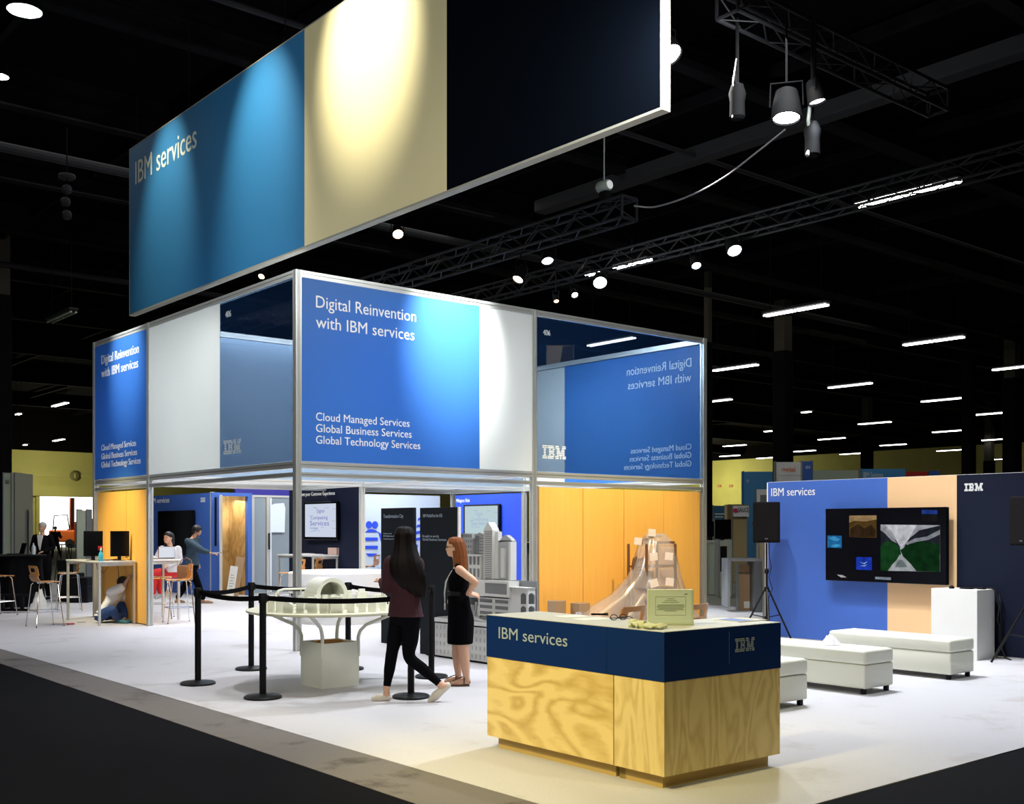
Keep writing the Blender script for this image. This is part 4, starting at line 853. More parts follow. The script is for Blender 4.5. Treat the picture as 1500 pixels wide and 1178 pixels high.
c = pD(840,HY,15.2); cloth_blob('plastic_sheet','crumpled clear plastic heap beside the wrapped rack, over two boxes',(c.x,c.y+.1,0.0),1.1,.42,.50,'polythene',9,-.1,'plastic sheet')
for (px,y,zt,w,mt,lb) in ((815.5,12.62,.50,.22,'cardboard','small brown box against the amber wall at its left'),(850,12.42,.46,.24,'cardboard','small brown box under plastic between wall and counter')):
    a = pY(px,0,y); m = MB(); m.rbox((a.x-w/2,y-.1,0),(a.x+w/2,y+.1,zt),.008,1); tag(m.build('cardboard_box',MAT[mt]),lb,'box','small brown boxes by the amber wall')
# ================================================================ ROOMS INSIDE THE STAND
def wallp(name, lb, x0, y0, x1, y1, mt, z=2.45, t=.08, cat='wall panel', edge='alu'):
    o = thing(name, lb, cat, (x0,y0,0)); m = MB()
    if abs(x1-x0) < 1e-6: m.box((x0,y0,.02),(x0+t,y1,z)); e = [(x0-.01,y0-.03,0),(x0+t+.01,y0,z+.02)]
    else: m.box((x0,y0,.02),(x1,y0+t,z)); e = [(x0-.03,y0-.01,0),(x0,y0+t+.01,z+.02)]
    m.build('board',MAT[mt],o); m = MB(); m.box(*e); m.build('edge_profile',MAT[edge],o); return o
XQ = 11.33; y308 = pX(308,0,XQ).y
o = wallp('graphic_wall','blue inner wall with black screen behind the seated woman',XQ,y308,XQ,pX(208,0,XQ).y,'blue')
a = pX(229,737,XQ); b = pX(248,0,XQ); m = MB(); text_mb(m,'IBM services',(XQ-.001,a.y+ (a.y-b.y)*.5,a.z),(0,-1,0),(a.y-b.y)*1.5,.13); m.build('lettering',MAT['letter_white'],o)
a = pX(294,736,XQ); b = pX(300.5,0,XQ); m = MB(); logo_mb(m,(XQ-.001,a.y,a.z),(0,-1,0),a.y-b.y,.11); m.build('logo',MAT['letter_white'],o)
a = pX(231,749,XQ-.1); b = pX(282,824,XQ-.1); m = MB(); m.rbox((XQ-.1,b.y,.95),(XQ-.03,a.y,a.z),.006,1); o = thing('wall_screen','switched off black screen on the blue inner wall','screen',(XQ-.1,(a.y+b.y)/2,.95)); m.build('casing',MAT['black_gloss'],o)
m = MB(); m.box((XQ-.03,b.y+.6,1.2),(XQ,a.y-.6,1.7)); m.build('wall_mount',MAT['black_metal'],o)
# closet with open door: jamb posts, plywood back
YC = y308-.02
def cx(px): return pY(px,0,YC).x
o = thing('storage_closet','blue framed storage closet with open door showing bare plywood','closet',(cx(312),YC,0))
for p0,p1 in ((309,320),(362,368)): m = MB(); m.box((cx(p0),YC-.04,0),(cx(p1),YC+.10,2.45)); m.build('jamb',MAT['blue'],o)
m = MB(); m.box((cx(309)-.005,YC-.045,2.38),(cx(368)+.005,YC+.105,2.46)); m.build('lintel',MAT['blue'],o)
m = MB(); m.box((cx(318),YC+1.2,0),(cx(380),YC+1.26,2.45)); m.build('back_board',MAT['closet_ply'],o)
m = MB(); m.box((cx(368),YC+.1,0),(cx(368)+.05,YC+1.2,2.45)); m.box((cx(318)-.06,YC+.1,0),(cx(318)-.01,YC+1.2,2.45)); m.build('side_board',MAT['closet_ply'],o)
m = MB(); m.box((cx(340),YC+1.12,.95),(cx(346),YC+1.18,2.42)); 
for i in range(26): m.box((cx(341),YC+1.115,1.0+.053*i),(cx(345),YC+1.12,1.02+.053*i))
m.build('perforated_rail',MAT['alu_dark'],o)
m = MB(); m.box((cx(313),YC-.05,1.2),(cx(316),YC-.04,2.35)); 
for i in range(22): m.box((cx(313.6),YC-.055,1.22+.053*i),(cx(315.4),YC-.05,1.235+.053*i))
m.build('perforated_rail',MAT['black_metal'],o)
dr = thing('closet_door','open grey framed closet door being pulled by the person in denim','door',(cx(321),YC-.06,0)); m = MB(); hg = Vector((cx(322),YC-.06,0)); dd_ = -Vector((*ray(322),0)).normalized(); sd_ = Vector((-dd_.y,dd_.x,0)); m.prism([hg+sd_*.03+Vector((0,0,.02)),hg-sd_*.03+Vector((0,0,.02)),hg-sd_*.03+dd_*.8+Vector((0,0,.02)),hg+sd_*.03+dd_*.8+Vector((0,0,.02))],(0,0,1),2.36); m.build('door_leaf',MAT['alu'],dr)
a = pD(317,810,23.7); m = MB(); m.tube([(a.x-.10,a.y,a.z),(a.x+.15,a.y+.05,a.z)],.012); m.build('handle',MAT['chrome'],dr)
def lean(px0,py0,px1,py1,dep,mt,name,lb,tilt=.1,cat='board'):
    a = pD(px0,py0,dep); b = pD(px1,py1,dep); w = (px1-px0)*dep/FPX; h = (py1-py0)*dep/FPX; c = pD((px0+px1)/2,py1,dep)
    M_ = Matrix.Translation((c.x,c.y,max(c.z,0))) @ Matrix.Rotation(CAMROT,4,'Z') @ Matrix.Rotation(tilt,4,'Y') @ Matrix.Rotation(-.12,4,'X'); m = MB(); m.box((-w/2,0,0),(w/2,.02,h),M_)
    o = tag(m.build(name,MAT[mt]),lb,cat); return o, M_, w, h
lean(335,818,347,882,24.9,'cardboard','cardboard_sheet','brown cardboard sheet leaning in the open closet',.15)
o,M_,w,h = lean(330,829,341,880,24.55,'paper','notice_board','white leaning board with a yellow foot and printed lines in the closet',.12)
m = MB(); m.box((-w/2,-.004,0),(w/2,0,h*.14),M_); x = m.build('yellow_foot',mat('yellow',(.8,.55,.03),.5),o); m = MB()
for i in range(7): m.box((-w*.3,-.004,h*(.25+.08*i)),(w*(.3 if i%2 else .15),0,h*(.262+.08*i)),M_)
m.build('printed_lines',MAT['city_dark'],o)
# frosted grey cabin right of the closet
o = thing('frosted_cabin','grey frosted cabin with a framed door and a taped white sheet','cabin',(cx(370),YC+.0,0))
film('frosted',(.55,.62,.66),(.30,.36,.40),.75,.15,.25)
for p0,p1 in ((369,392),(393,429)): m = MB(); m.box((cx(p0)+.04,YC+.02,.05),(cx(p1)-.04,YC+.03,2.38)); m.build('frosted_pane',MAT['frosted'],o)
for p in (370.5,392.5,430): m = MB(); m.box((cx(p)-.035,YC-.01,0),(cx(p)+.035,YC+.06,2.42)); m.build('frame_post',MAT['alu'],o)
for z in (0,2.37): m = MB(); m.box((cx(369),YC-.005,z),(cx(430),YC+.055,z+.05)); m.build('frame_rail',MAT['alu'],o)
m = MB(); m.box((cx(395),YC-.02,.06),(cx(397.5),YC,2.36)); m.box((cx(425),YC-.02,.06),(cx(427.5),YC,2.36)); m.build('door_stile',mat('pale_alu',(.62,.68,.72),.4),o)
m = MB(); m.box((cx(392.6),YC-.06,1.1),(cx(394),YC-.02,1.5)); m.build('handle',MAT['black_metal'],o)
a = pY(396,782,YC-.03); m = MB(); P = [(396,741),(402,738),(416,737),(418,745),(417,780),(397,780)]; m.prism([tuple(pY(x,y,YC-.03)) for x,y in P],(0,1,0),.004); tag(m.build('paper_sheet',mat('paper_blue',(.62,.70,.78),.6)),'white paper sheet taped on the frosted cabin door','paper')
m = MB(); m.box((pY(345,0,YC+3.2).x,YC+3.2,0),(pY(440,0,YC+3.2).x,YC+3.3,2.93)); o = tag(m.build('violet_panel',mat('violet',(.10,.09,.65),.5)),'violet blue panel showing above the closet and cabin','panel')
m = MB(); m.box((cx(225),YC+7,2.5),(cx(285),YC+7.4,3.2)); m.build('x',MAT['tan']) if False else None
# dark wall with screen
XD = 12.0; y0d = pX(527,0,XD).y
o = wallp('graphic_wall','dark navy inner wall reading your Customer Experience with a lit screen',XD,y0d,XD,y0d+2.9,'navy')
a = pX(442,727,XD); b = pX(490.5,0,XD); m = MB(); text_mb(m,'ent your Customer Experience',(XD-.001,a.y,a.z),(0,-1,0),a.y-b.y,.075); m.build('lettering',MAT['letter_white'],o)
SCR = emis('screen_white',(.62,.68,.82),.95); SI = emis('screen_ink',(.20,.22,.62),.8); SI2 = emis('screen_ink_pale',(.38,.50,.72),.9)
def word_screen(X, px0, px1, py0, py1, lb, words, ink, scr):
    a = pX(px0,py0,X-.08); b = pX(px1,py1,X-.08); o = thing('wall_screen', lb, 'screen', (X-.08,(a.y+b.y)/2,b.z), 0, 'upright lit screens inside the stand'); m = MB(); m.rbox((X-.08,b.y-.06,b.z-.06),(X-.02,a.y+.06,a.z+.04),.006,1); m.build('casing',MAT['black_gloss'],o)
    m = MB(); m.box((X-.082,b.y,b.z),(X-.08,a.y,a.z)); m.build('screen',scr,o); m = MB(); m.box((X-.02,b.y+.2,b.z+.3),(X,a.y-.2,a.z-.3)); m.build('wall_mount',MAT['black_metal'],o)
    for t,px,py,pw,cp in words: 
        p = pX(px,py,X-.083); q = pX(px+pw,py,X-.083); m = MB(); text_mb(m,t,(X-.083,p.y,p.z),(0,-1,0),p.y-q.y,cp,thick=.001); m.build('word',ink,o)
    m = MB(); random.seed(5)
    for i in range(14):
        yy = b.y+(a.y-b.y)*random.random()*.8; zz = b.z+(a.z-b.z)*(.06+.88*random.random()); m.box((X-.0835,yy,zz),(X-.082,yy+.12,zz+.012))
    m.build('small_words',SI2,o)
word_screen(XD,447,492,739,787,'lit word cloud screen on the dark navy inner wall',[('Digital',464,751,11,.07),('Computing',455,761,25,.075),('Services',454,770,28,.10),('Technology',454,775,12,.04)],SI,SCR)
# light wall with blue striped shapes
YL = 23.0; x0l = pY(530,0,YL).x; x1l = pY(644.5,0,YL).x
o = wallp('graphic_wall','pale inner wall with plain blue stripes and discs',x0l,YL,x1l,YL,'pale_wall')
def lp(px,py): p = pY(px,py,YL-.012); return p
m = MB()
for cx_,cy_ in ((540.5,769),(549.5,769)): P = [lp(cx_+4.5*math.cos(2*PI*i/20),cy_+5.5*math.sin(2*PI*i/20)) for i in range(20)]; m.prism([tuple(p) for p in P],(0,1,0),.006)
for q in (((535,780),(539,776),(545,775),(551,777),(554,780)),((535,787.5),(553.5,787.5),(553.5,792.5),(535,792.5)),((535,799.5),(553.5,799.5),(553.5,804.5),(535,804.5)),((536,811),(552.5,811),(549,815),(540,815)),((554,779),(560,783),(560,800)),
          ((607,789),(616,787),(616,791),(606,793)),((609,779),(616,777),(616,781),(608,783)),((611,769),(616,768),(616,772),(610,773)),((613,759),(616,758),(616,762),(612,763)),((606,799),(612,798),(612,802),(606,803)),((606,811),(611,809),(611,813),(606,815))): m.prism([tuple(lp(x,y)) for x,y in q],(0,1,0),.006)
m.build('blue_stripes',MAT['royal'],o)
# royal blue wall
XE = 17.0; y1e = pX(662,0,XE).y; y0e = pX(766,0,XE).y
o = wallp('graphic_wall','royal blue inner wall reading Mitigate Risk behind the skyline',XE,y0e,XE,y1e,'royal')
a = pX(668.5,736,XE); b = pX(688.5,0,XE); m = MB(); text_mb(m,'Mitigate Risk',(XE-.001,a.y,a.z),(0,-1,0),a.y-b.y,.085); m.build('lettering',MAT['letter_white'],o)
word_screen(XE,681,729,742,800,'lit word cloud screen on the royal blue wall behind the skyline',[('Digital',697,755,10,.07),('Computing',691,763,24,.075),('Services',690,770,28,.11),('Technology',690,773,12,.035)],SI2,emis('screen_pale',(.55,.70,.74),.9))
# packed box & papers on the inner counter
c = pD(487,0,23.1); m = MB(); m.rbox((c.x-.0,c.y-.55,1.067),(c.x+.22,c.y-.15,1.22),.006,1)
bt2 = [o_ for o_ in COL.objects if o_.get('label','').startswith('long pale bar table')][0]
b0 = Vector(bt2.location); m = MB(); m.rbox((b0.x+.62,b0.y+.1,1.066),(b0.x+.92,b0.y+.45,1.21),.006,1); tag(m.build('cardboard_box',mat('box_pinkish',(.45,.30,.24),.8)),'cardboard box on the long inner table below the screen','box')
m = MB(); m.box((b0.x+.3,b0.y+.5,1.066),(b0.x+.55,b0.y+.85,1.075)); m.box((b0.x+.35,b0.y+.95,1.066),(b0.x+.6,b0.y+1.2,1.08)); tag(m.build('paper_pile',MAT['paper']),'loose white papers on the long inner table below the screen','paper')
# ================================================================ BACKGROUND, LEFT
bt = thing('draped_table','black draped bar table at left with a laptop and bottle','table',tuple(pD(30,HY,22.8).to_2d())+(0,))
m = MB(); n = 48
def drape(w, d_, z, amp, ph): return [Vector((max(-w,min(w,w*1.25*math.cos(2*PI*i/n)))*(1+amp*math.sin(11*2*PI*i/n+ph)), max(-d_,min(d_,d_*1.25*math.sin(2*PI*i/n)))*(1+amp*math.sin(13*2*PI*i/n)), z)) for i in range(n)]
m.loft([drape(.42,.34,.02,.06,0),drape(.40,.32,.5,.04,.4),drape(.37,.30,1.0,.01,.4),drape(.36,.30,1.04,0,0)]); m.build('drape',MAT['black_cloth'],bt,local=True,smooth=True)
m = MB(); m.rbox((-.95,-.38,1.04),(.40,.38,1.08),.01,1); m.build('tabletop',MAT['black'],bt,local=True)
bl = Vector(bt.location); 
c = pD(31,812,22.7); o = thing('laptop','dark open laptop seen from the side on the black draped table','laptop',(c.x,c.y,1.08),CAMROT-.9); m = MB(); m.rbox((-.17,-.24,0),(.17,0,.018),.004,1); m.build('keyboard_base',MAT['black'],o,local=True); m = MB(); m.rbox((-.17,0,.01),(.17,.012,.24),.004,1,Matrix.Rotation(-.25,4,'X')); m.build('lid',MAT['black'],o,local=True)
c = pD(49,812,22.6); m = MB(); m.lathe((c.x,c.y,1.08),[(.035,0),(.037,.02),(.036,.14),(.03,.17),(.013,.20),(.013,.23)],16); tag(m.build('water_bottle',mat('clear_bottle',(.55,.58,.60),.15),smooth=True),'clear water bottle on the black draped table beside the laptop','bottle')
c = pD(57,900,21.4); cloth_blob('white_bag','pale plastic bag slumped on the floor behind the left bar stool',(c.x,c.y,0),.20,.16,.44,'paper',21,0,'bag')
# black low rack on the floor
c = pD(18,900,21.3); m = MB(); o = thing('low_rack','low black barred rack on the floor at the left edge','rack',(c.x,c.y,0),CAMROT)
for z in (.02,.30): m = MB(); m.box((-.6,-.03,z),(.42,.03,z+.05)); m.build('bar',MAT['black'],o,local=True)
for i in range(6): m = MB(); m.box((-.6+.19*i,-.03,.07),(-.54+.19*i,.03,.30)); m.build('upright',MAT['black'],o,local=True)
# slate/blue booth towers at far left
def tower(px0,px1,py0,dep,mt,lb,zb=0,name='booth_tower',cat='booth',extra=None,d2=.5,rot=None):
    a = pD(px0,py0,dep); w = (px1-px0)*dep/FPX; c = pD((px0+px1)/2,py0,dep); o = thing(name,lb,cat,(c.x,c.y,zb),CAMROT if rot is None else rot); m = MB(); m.box((-w/2,0,0),(w/2,d2,c.z-zb)); m.build('panel',MAT[mt],o,local=True)
    m = MB(); m.box((-w/2-.02,-.01,0),(-w/2,d2+.01,c.z-zb+.03)); m.box((w/2,-.01,0),(w/2+.02,d2+.01,c.z-zb+.03)); m.build('edge_profile',MAT['alu_dark'],o,local=True); return o, w, c.z-zb
tower(-30,6,694,27.5,'navy','dark navy booth wall cut by the left edge')
o,w,h = tower(5,16,694,27,'green_grey','pale grey green booth end panel at far left',d2=.1); m = MB(); logo_mb(m,(-w*.2,-.012,h-.25),(1,0,0),w*.5,.09); m.build('logo',MAT['city_dark'],o,local=True)
tower(15.5,21,694,27.3,'teal','slim blue booth edge beside the pale end panel',d2=1)
o,w,h = tower(20,33,705,29,'slate','slate booth wall behind the laptop at left'); m = MB(); m.rbox((-w*.3,-.05,h*.35),(w*.15,0,h*.72),.01,1); m.build('screen',MAT['black_gloss'],o,local=True)
tower(31.5,42,748,28,'black','tall black banner stand left of the man in the suit',d2=.2)
tower(113,126,748,25,'green_grey','pale narrow booth tower just left of the amber wall',d2=.3)
tower(126.5,136,760,27,'slate','dark booth panel between pale tower and amber wall',d2=.3)
tower(16,56,795,40,'pale_wall','low pale counter behind the man in the suit',d2=.4)
for px,dep,w_,h_,lb in ((104,24.6,.42,.62,'left of two black equipment cases behind the monitor table'),(121,24.2,.40,.55,'right of two black equipment cases behind the monitor table')):
    c = pD(px,HY,dep); o = thing('equipment_case',lb,'case',(c.x,c.y,0),CAMROT,'black equipment cases'); m = MB(); m.rbox((-w_/2,-.25,0),(w_/2,.25,h_),.02,2); m.build('shell',MAT['black'],o,local=True); m = MB(); m.box((-w_/2-.004,-.254,h_*.62),(w_/2+.004,.254,h_*.66)); m.build('lid_band',MAT['black_metal'],o,local=True)
# metal stools and chairs before the dock light
def simple_stool(px,dep,lb,h=.75):
    c = pD(px,HY,dep); o = thing('metal_stool',lb,'stool',(c.x,c.y,0),CAMROT,'distant metal stools'); m = MB(); m.lathe((0,0,h-.03),[(.16,0),(.17,.01),(.16,.03)],16); m.build('seat',MAT['black_metal'],o,local=True)
    for sx in (-1,1):
        for sy in (-1,1): m = MB(); m.tube([(.10*sx,.10*sy,h-.03),(.20*sx,.20*sy,0)],.014,6); m.build('leg',MAT['black_metal'],o,local=True)
    m = MB(); z=.3; a=.16; m.tube([(-a,-a,z),(a,-a,z),(a,a,z),(-a,a,z),(-a,-a,z)],.01,6); m.build('foot_ring',MAT['black_metal'],o,local=True)
simple_stool(93.5,33,'metal stool silhouetted against the dock light, left one',1.15); simple_stool(108,33,'metal stool silhouetted against the dock light, right one',1.15)
def simple_chair(px,dep,rz,lb,mt='black'):
    c = pD(px,HY,dep); o = thing('side_chair',lb,'chair',(c.x,c.y,0),rz,'distant side chairs'); m = MB(); m.rbox((-.2,-.2,.44),(.2,.2,.48),.015,2); m.build('seat',MAT[mt],o,local=True); m = MB(); m.rbox((-.21,-.19,.6),(-.18,.19,.86),.012,2); m.build('backrest',MAT[mt],o,local=True)
    for sx in (-1,1):
        for sy in (-1,1): m = MB(); m.tube([(.17*sx,.17*sy,.44 if sx>0 else .8),(.19*sx,.18*sy,0)],.012,6); m.build('leg',MAT['black_metal'],o,local=True)
simple_chair(100,26.5,.9,'black side chair behind the monitor table, left one'); simple_chair(117,26.8,2.3,'black side chair behind the monitor table, right one')
# floor outside items seen in the dock opening: a red and orange lift truck
c = pG = pD(95,797,93); o = thing('lift_truck','small orange lift truck standing in the bright dock doorway','vehicle',(pD(95,0,93).x,pD(95,0,93).y,0),CAMROT); 
m = MB(); m.rbox((-1.2,-.5,.5),(1.0,.5,1.5),.15); m.build('body',MAT['orange'],o,local=True); m = MB()
for x in (.55,.95): m.box((x,-.4,.2),(x+.1,.4,4.2) if x<.9 else (x+.1,.4,2.2))
m.build('mast',mat('mast_red',(.25,.05,.03),.6),o,local=True); m = MB(); m.tube([(-1.0,0,1.5),(-.9,0,2.7),(.2,0,2.8),(.4,0,1.5)],.05); m.build('overhead_guard',MAT['black'],o,local=True)
for x in (-.8,.6): m = MB(); m.lathe((0,0,0),[(.35,-.12),(.38,0),(.35,.12)],20,Matrix.Translation((x,-.5,.38))@Matrix.Rotation(PI/2,4,'X')); m.build('wheel',MAT['rubber'],o,local=True)
for i,(px,h,mt) in enumerate(((108,1.6,'crimson'),(114,1.2,'teal'))):
    c = pD(px,0,95); m = MB(); m.rbox((c.x-.5,c.y-.3,0),(c.x+.5,c.y+.3,h),.05); tag(m.build('crate',MAT[mt]),['red crate stack right of the lift truck in the doorway','blue crate at the right of the bright doorway'][i],'crate')
# ================================================================ BACKGROUND, RIGHT
def sign(px0,px1,py0,py1,dep,mt,lb,name='hanging_sign',cat='sign',d2=.3): return tower(px0,px1,py0,dep,mt,lb,zb=pD(0,py1,dep).z,name=name,cat=cat,d2=d2)
def wr(o,t,x,z,w,cp,mt='letter_white'): m = MB(); text_mb(m,t,(x,-.015,z),(1,0,0),w,cp); m.build('lettering',MAT[mt],o,local=True)
o,w,h = sign(1137,1178,677,720,36,'paint_white','white exhibitor sign with orange lower case lettering above the media wall'); wr(o,'riverbed',-w*.30,h-.32,w*.48,.17,'orange'); m = MB(); m.box((-w*.42,-.012,h-.44),(w*.42,-.01,h-.43)); m.build('thin_line',MAT['city_mid'],o,local=True)
o,w,h = sign(1176,1190,676,720,35.8,'blue','blue numbered end panel attached right of the white exhibitor sign'); wr(o,'454',-w*.25,h-.24,w*.5,.10)
sign(1188,1262,689,720,44,'green_grey','pale green grey booth fascia between two exhibitor signs')
o,w,h = sign(1262,1326,687,715,41,'sky_blue','light blue booth tower sign above the media wall'); wr(o,'IBM Systems',-w*.46,h-.32,w*.45,.20)
sign(1325,1358,691,715,44,'sign_red','dark red booth sign seen above the peach panel'); sign(1361,1376,690,715,44,'blue','small blue booth sign right of the red one')
o,w,h = tower(1090,1137,691,52,'sky_blue','blue booth wall with pale top edge behind the loudspeaker'); MAT
o.children[0].data.materials[0] = mat('booth_blue',(.02,.16,.55),.5); wr(o,'IBM',-w*.42,h-.5,w*.07,.12)
o,w,h = tower(1108,1126,717,40,'white','white window frame piece left of the media wall end',d2=.1); m = MB(); m.box((-w*.2,-.02,h-1.0),(w*.3,0,h-.2)); m.build('opening',MAT['city_mid'],o,local=True)
o,w,h = tower(1112,1117,790,22,'tan','pinkish timber post standing behind the tripod',d2=.1); 
o,w,h = tower(1120,1124,790,19,'white','slim white wall edge beside the tripod stand',d2=.05)
tower(1045,1063,741,46,'teal','teal information panel with small white lines'); 
o = [x for x in COL.objects if x.get('label','').startswith('teal information')][0]
for i in range(5): m = MB(); m.box((-.2,-.02,2.2-.12*i+.0),(.2-.05*(i%3),-.01,2.24-.12*i)); m.build('text_line',MAT['letter_white'],o,local=True)
o,w,h = tower(1066,1094,739,33,'tan','tan timber portal carrying a white round logo sign'); o.children[0].data = o.children[0].data.copy()
me_old = o.children[0]; m = MB(); m.box((-w/2,0,0),(-w/2+.16,.2,h)); m.box((-w/2,0,h-.45),(w/2,.2,h)); nm = m.build('portal_frame',MAT['tan'],o,local=True); bpy.data.objects.remove(me_old)
o,w,h = sign(1074,1097,741,757,32.8,'paint_white','white sign with a red disc on the tan portal',d2=.1); wr(o,'SAUCE',-w*.20,h*.42,w*.68,.13,'black'); m = MB(); m.lathe((0,0,0),[(.07,0),(.07,.01)],16,Matrix.Translation((-w*.36,-.01,h*.55))@Matrix.Rotation(PI/2,4,'X')); m.build('red_disc',MAT['crimson'],o,local=True)
def mon(px0,px1,py0,py1,dep,lb):
    o,w,h = sign(px0,px1,py0,py1,dep,'black_gloss',lb,'display_screen','screen',.08); c = MB(); c.box((-.04,.08,-o.location.z),(.04,.14,h*.5)); c.build('stand_pole',MAT['black_metal'],o,local=True)
mon(1034,1046,764,786,30,'small dark screen right beside the stand frame post'); mon(1047,1071,761,790,31,'wider dark screen left of the tan portal')
tower(1079,1092,762,35,'navy','dark navy booth wall under the tan portal',d2=.5)
o,w,h = tower(1036,1062,795,27,'green_grey','pale green counter right of the stand frame'); m = MB(); m.box((-w/2-.05,-.05,h),(w/2+.05,.55,h+.05)); m.build('counter_top',MAT['counter_top'],o,local=True)
o,w,h = tower(1054,1072,792,26,'green_grey','small cabinet with dark niche beside the pale green counter'); m = MB(); m.box((-w*.45,-.01,h*.45),(w*.1,0,h*.9)); m.build('niche',MAT['black'],o,local=True)
# grey work table
c = pD(1087,HY,21.5); o = thing('work_table','grey work table with shelf behind the tripod stand','table',(c.x,c.y,0),CAMROT); w = 50*21.5/FPX
m = MB(); m.box((-w/2,-.25,.98),(w/2,.35,1.03)); m.build('tabletop',MAT['city_mid'],o,local=True)
m = MB(); m.box((-w/2,-.25,.1),(-w/2+.05,.35,.98)); m.build('side_panel',MAT['city_mid'],o,local=True); m = MB(); m.box((w/2-.14,-.25,.0),(w/2,.35,.98)); m.build('side_panel',MAT['city_dark'],o,local=True); m = MB(); m.box((-w/2+.05,.2,.72),(w/2-.14,.3,.75)); m.build('shelf',MAT['green_grey'],o,local=True)
o,w2,h2 = tower(1083,1101,828,21.7,'cardboard','brown carton standing inside the grey work table',0,'cardboard_box','box',d2=.2); m = MB(); m.box((-.03,-.004,.05),(.08,0,.18)); m.build('white_label',MAT['paper'],o,local=True)
# ================================================================ PEOPLE
def V(*a): return Vector(a)
def crom(pts, k=5):
    P = [Vector(p) for p in pts]
    if len(P) < 3: return [P[0].lerp(P[-1], i/k) for i in range(k+1)], [i/k for i in range(k+1)]
    out, ts = [], []; Q = [P[0]*2-P[1]] + P + [P[-1]*2-P[-2]]
    for i in range(len(P)-1):
        a,b,c,d = Q[i:i+4]
        for j in range(k):
            t = j/k; out.append(.5*((2*b)+(c-a)*t+(2*a-5*b+4*c-d)*t*t+(3*b-a-3*c+d)*t**3)); ts.append(i+t)
    out.append(P[-1]); ts.append(len(P)-1); return out, ts
def limb(m, pts, rad, n=12, k=5):
    P, ts = crom(pts, k); R = []
    for t in ts:
        i = min(int(t), len(rad)-2); f = t-i; f = f*f*(3-2*f); R.append(rad[i]*(1-f)+rad[i+1]*f)
    if len(pts) == 2: R = [rad[0]+(rad[1]-rad[0])*i/(len(P)-1) for i in range(len(P))]
    m.tube(P, R, n); m.ball(P[0], R[0]*.99, 12); m.ball(P[-1], R[-1]*.99, 12)
def trunk(m, secs, n=20):
    """secs = [(centre, half width vector angle, a, b)]: stacked ellipses"""
    rings = []
    P = [s[0] for s in secs]; C, ts = crom(P, 4)
    for c, t in zip(C, ts):
        i = min(int(t), len(secs)-2); f = t-i; g = lambda q: secs[i][q]*(1-f)+secs[i+1][q]*f
        an, a, b = g(1), g(2), g(3); ca, sa = math.cos(an), math.sin(an)
        rings.append([c + Vector((ca*a*math.cos(2*PI*j/n) - sa*b*math.sin(2*PI*j/n), sa*a*math.cos(2*PI*j/n) + ca*b*math.sin(2*PI*j/n), 0)) for j in range(n)])
    m.loft(rings)
def hand(m, wr_, d, up, s=1., curl=.5, thumb=1):
    """palm from the wrist along d; up = back of the hand"""
    d = Vector(d).normalized(); up = Vector(up); up = (up - d*up.dot(d)).normalized(); sd = d.cross(up)
    w = Vector(wr_); R = lambda a,b,c: w + d*a*s + sd*b*s + up*c*s
    for b in (-.026,-.009,.009,.026): limb(m,[R(.0,b*.6,0),R(.045,b,.004),R(.085,b*1.05,0)],[.015*s,.0155*s,.012*s],8,3)
    for i,(b,L) in enumerate(((-.030,.062),(-.010,.075),(.010,.070),(.029,.055))):
        c = curl*(1+.12*i); a1, a2, a3 = c*.6, c*1.5, c*2.3; p = R(.085,b,0); pts = [p]
        for a_, l_ in ((a1,.42),(a2,.33),(a3,.25)): p = p + (d*math.cos(a_) - up*math.sin(a_))*L*l_*s; pts.append(p)
        limb(m,pts,[.0095*s,.009*s,.0085*s,.0075*s],8,3)
    b = -.034*thumb; limb(m,[R(.012,b*.6,-.004),R(.045,b*1.5,-.014),R(.072,b*1.75,-.022),R(.09,b*1.6,-.03)],[.015*s,.012*s,.010*s,.008*s],8,3)
def head(m, c, face, tilt=0., s=1.):
    M_ = Matrix.Translation(c) @ Matrix.Rotation(face,4,'Z') @ Matrix.Rotation(tilt,4,'Y') @ Matrix.Scale(s,4)
    def B(p, r, n=16): m.ball(M_@Vector(p), tuple(q*s for q in r), n, Matrix.Rotation(face,3,'Z') @ Matrix.Rotation(tilt,3,'Y'))
    B((-.008,0,.025),(.095,.074,.088)); B((.022,0,-.025),(.068,.058,.075)); B((.048,0,-.070),(.030,.034,.028)); B((.0,0,.0),(.085,.070,.085))
    B((.083,0,-.022),(.017,.011,.012),10); B((.078,0,-.004),(.012,.008,.026),10); B((.070,0,.022),(.018,.045,.012),10)
    B((.076,0,-.052),(.010,.022,.006),10); B((.075,0,-.060),(.010,.019,.006),10); B((.052,.034,-.03),(.022,.020,.020),10); B((.052,-.034,-.03),(.022,.020,.020),10)
    for s_ in (-1,1): B((-.005,.074*s_,-.008),(.018,.008,.030),10)
    return M_
def foot(m, heel, toe, w=.036, h=.055, mtop=None):
    heel = Vector(heel); toe = Vector(toe); d = toe-heel; q = [heel, heel+d*.3, heel+d*.65, toe]
    limb(m,[q[0]+V(0,0,.032),q[1]+V(0,0,.032),q[2]+V(0,0,.024),q[3]+V(0,0,.016)],[.030,.032,w,.020],12,4)
def eyes(M_, o, par, glasses=None):
    for s_ in (-1,1):
        m = MB(); m.ball(M_@Vector((.079,.030*s_,.003)),(.006,.012,.006),8); m.build('eye',MAT['eye_dark'],par,local=True)
    m = MB(); m.ball(M_@Vector((.083,0,-.056)),(.004,.020,.004),8,None); m.build('lips',MAT['lip'],par,local=True)
def body(m, J, skin_r=1.):
    """one skin over the whole figure"""
    pass
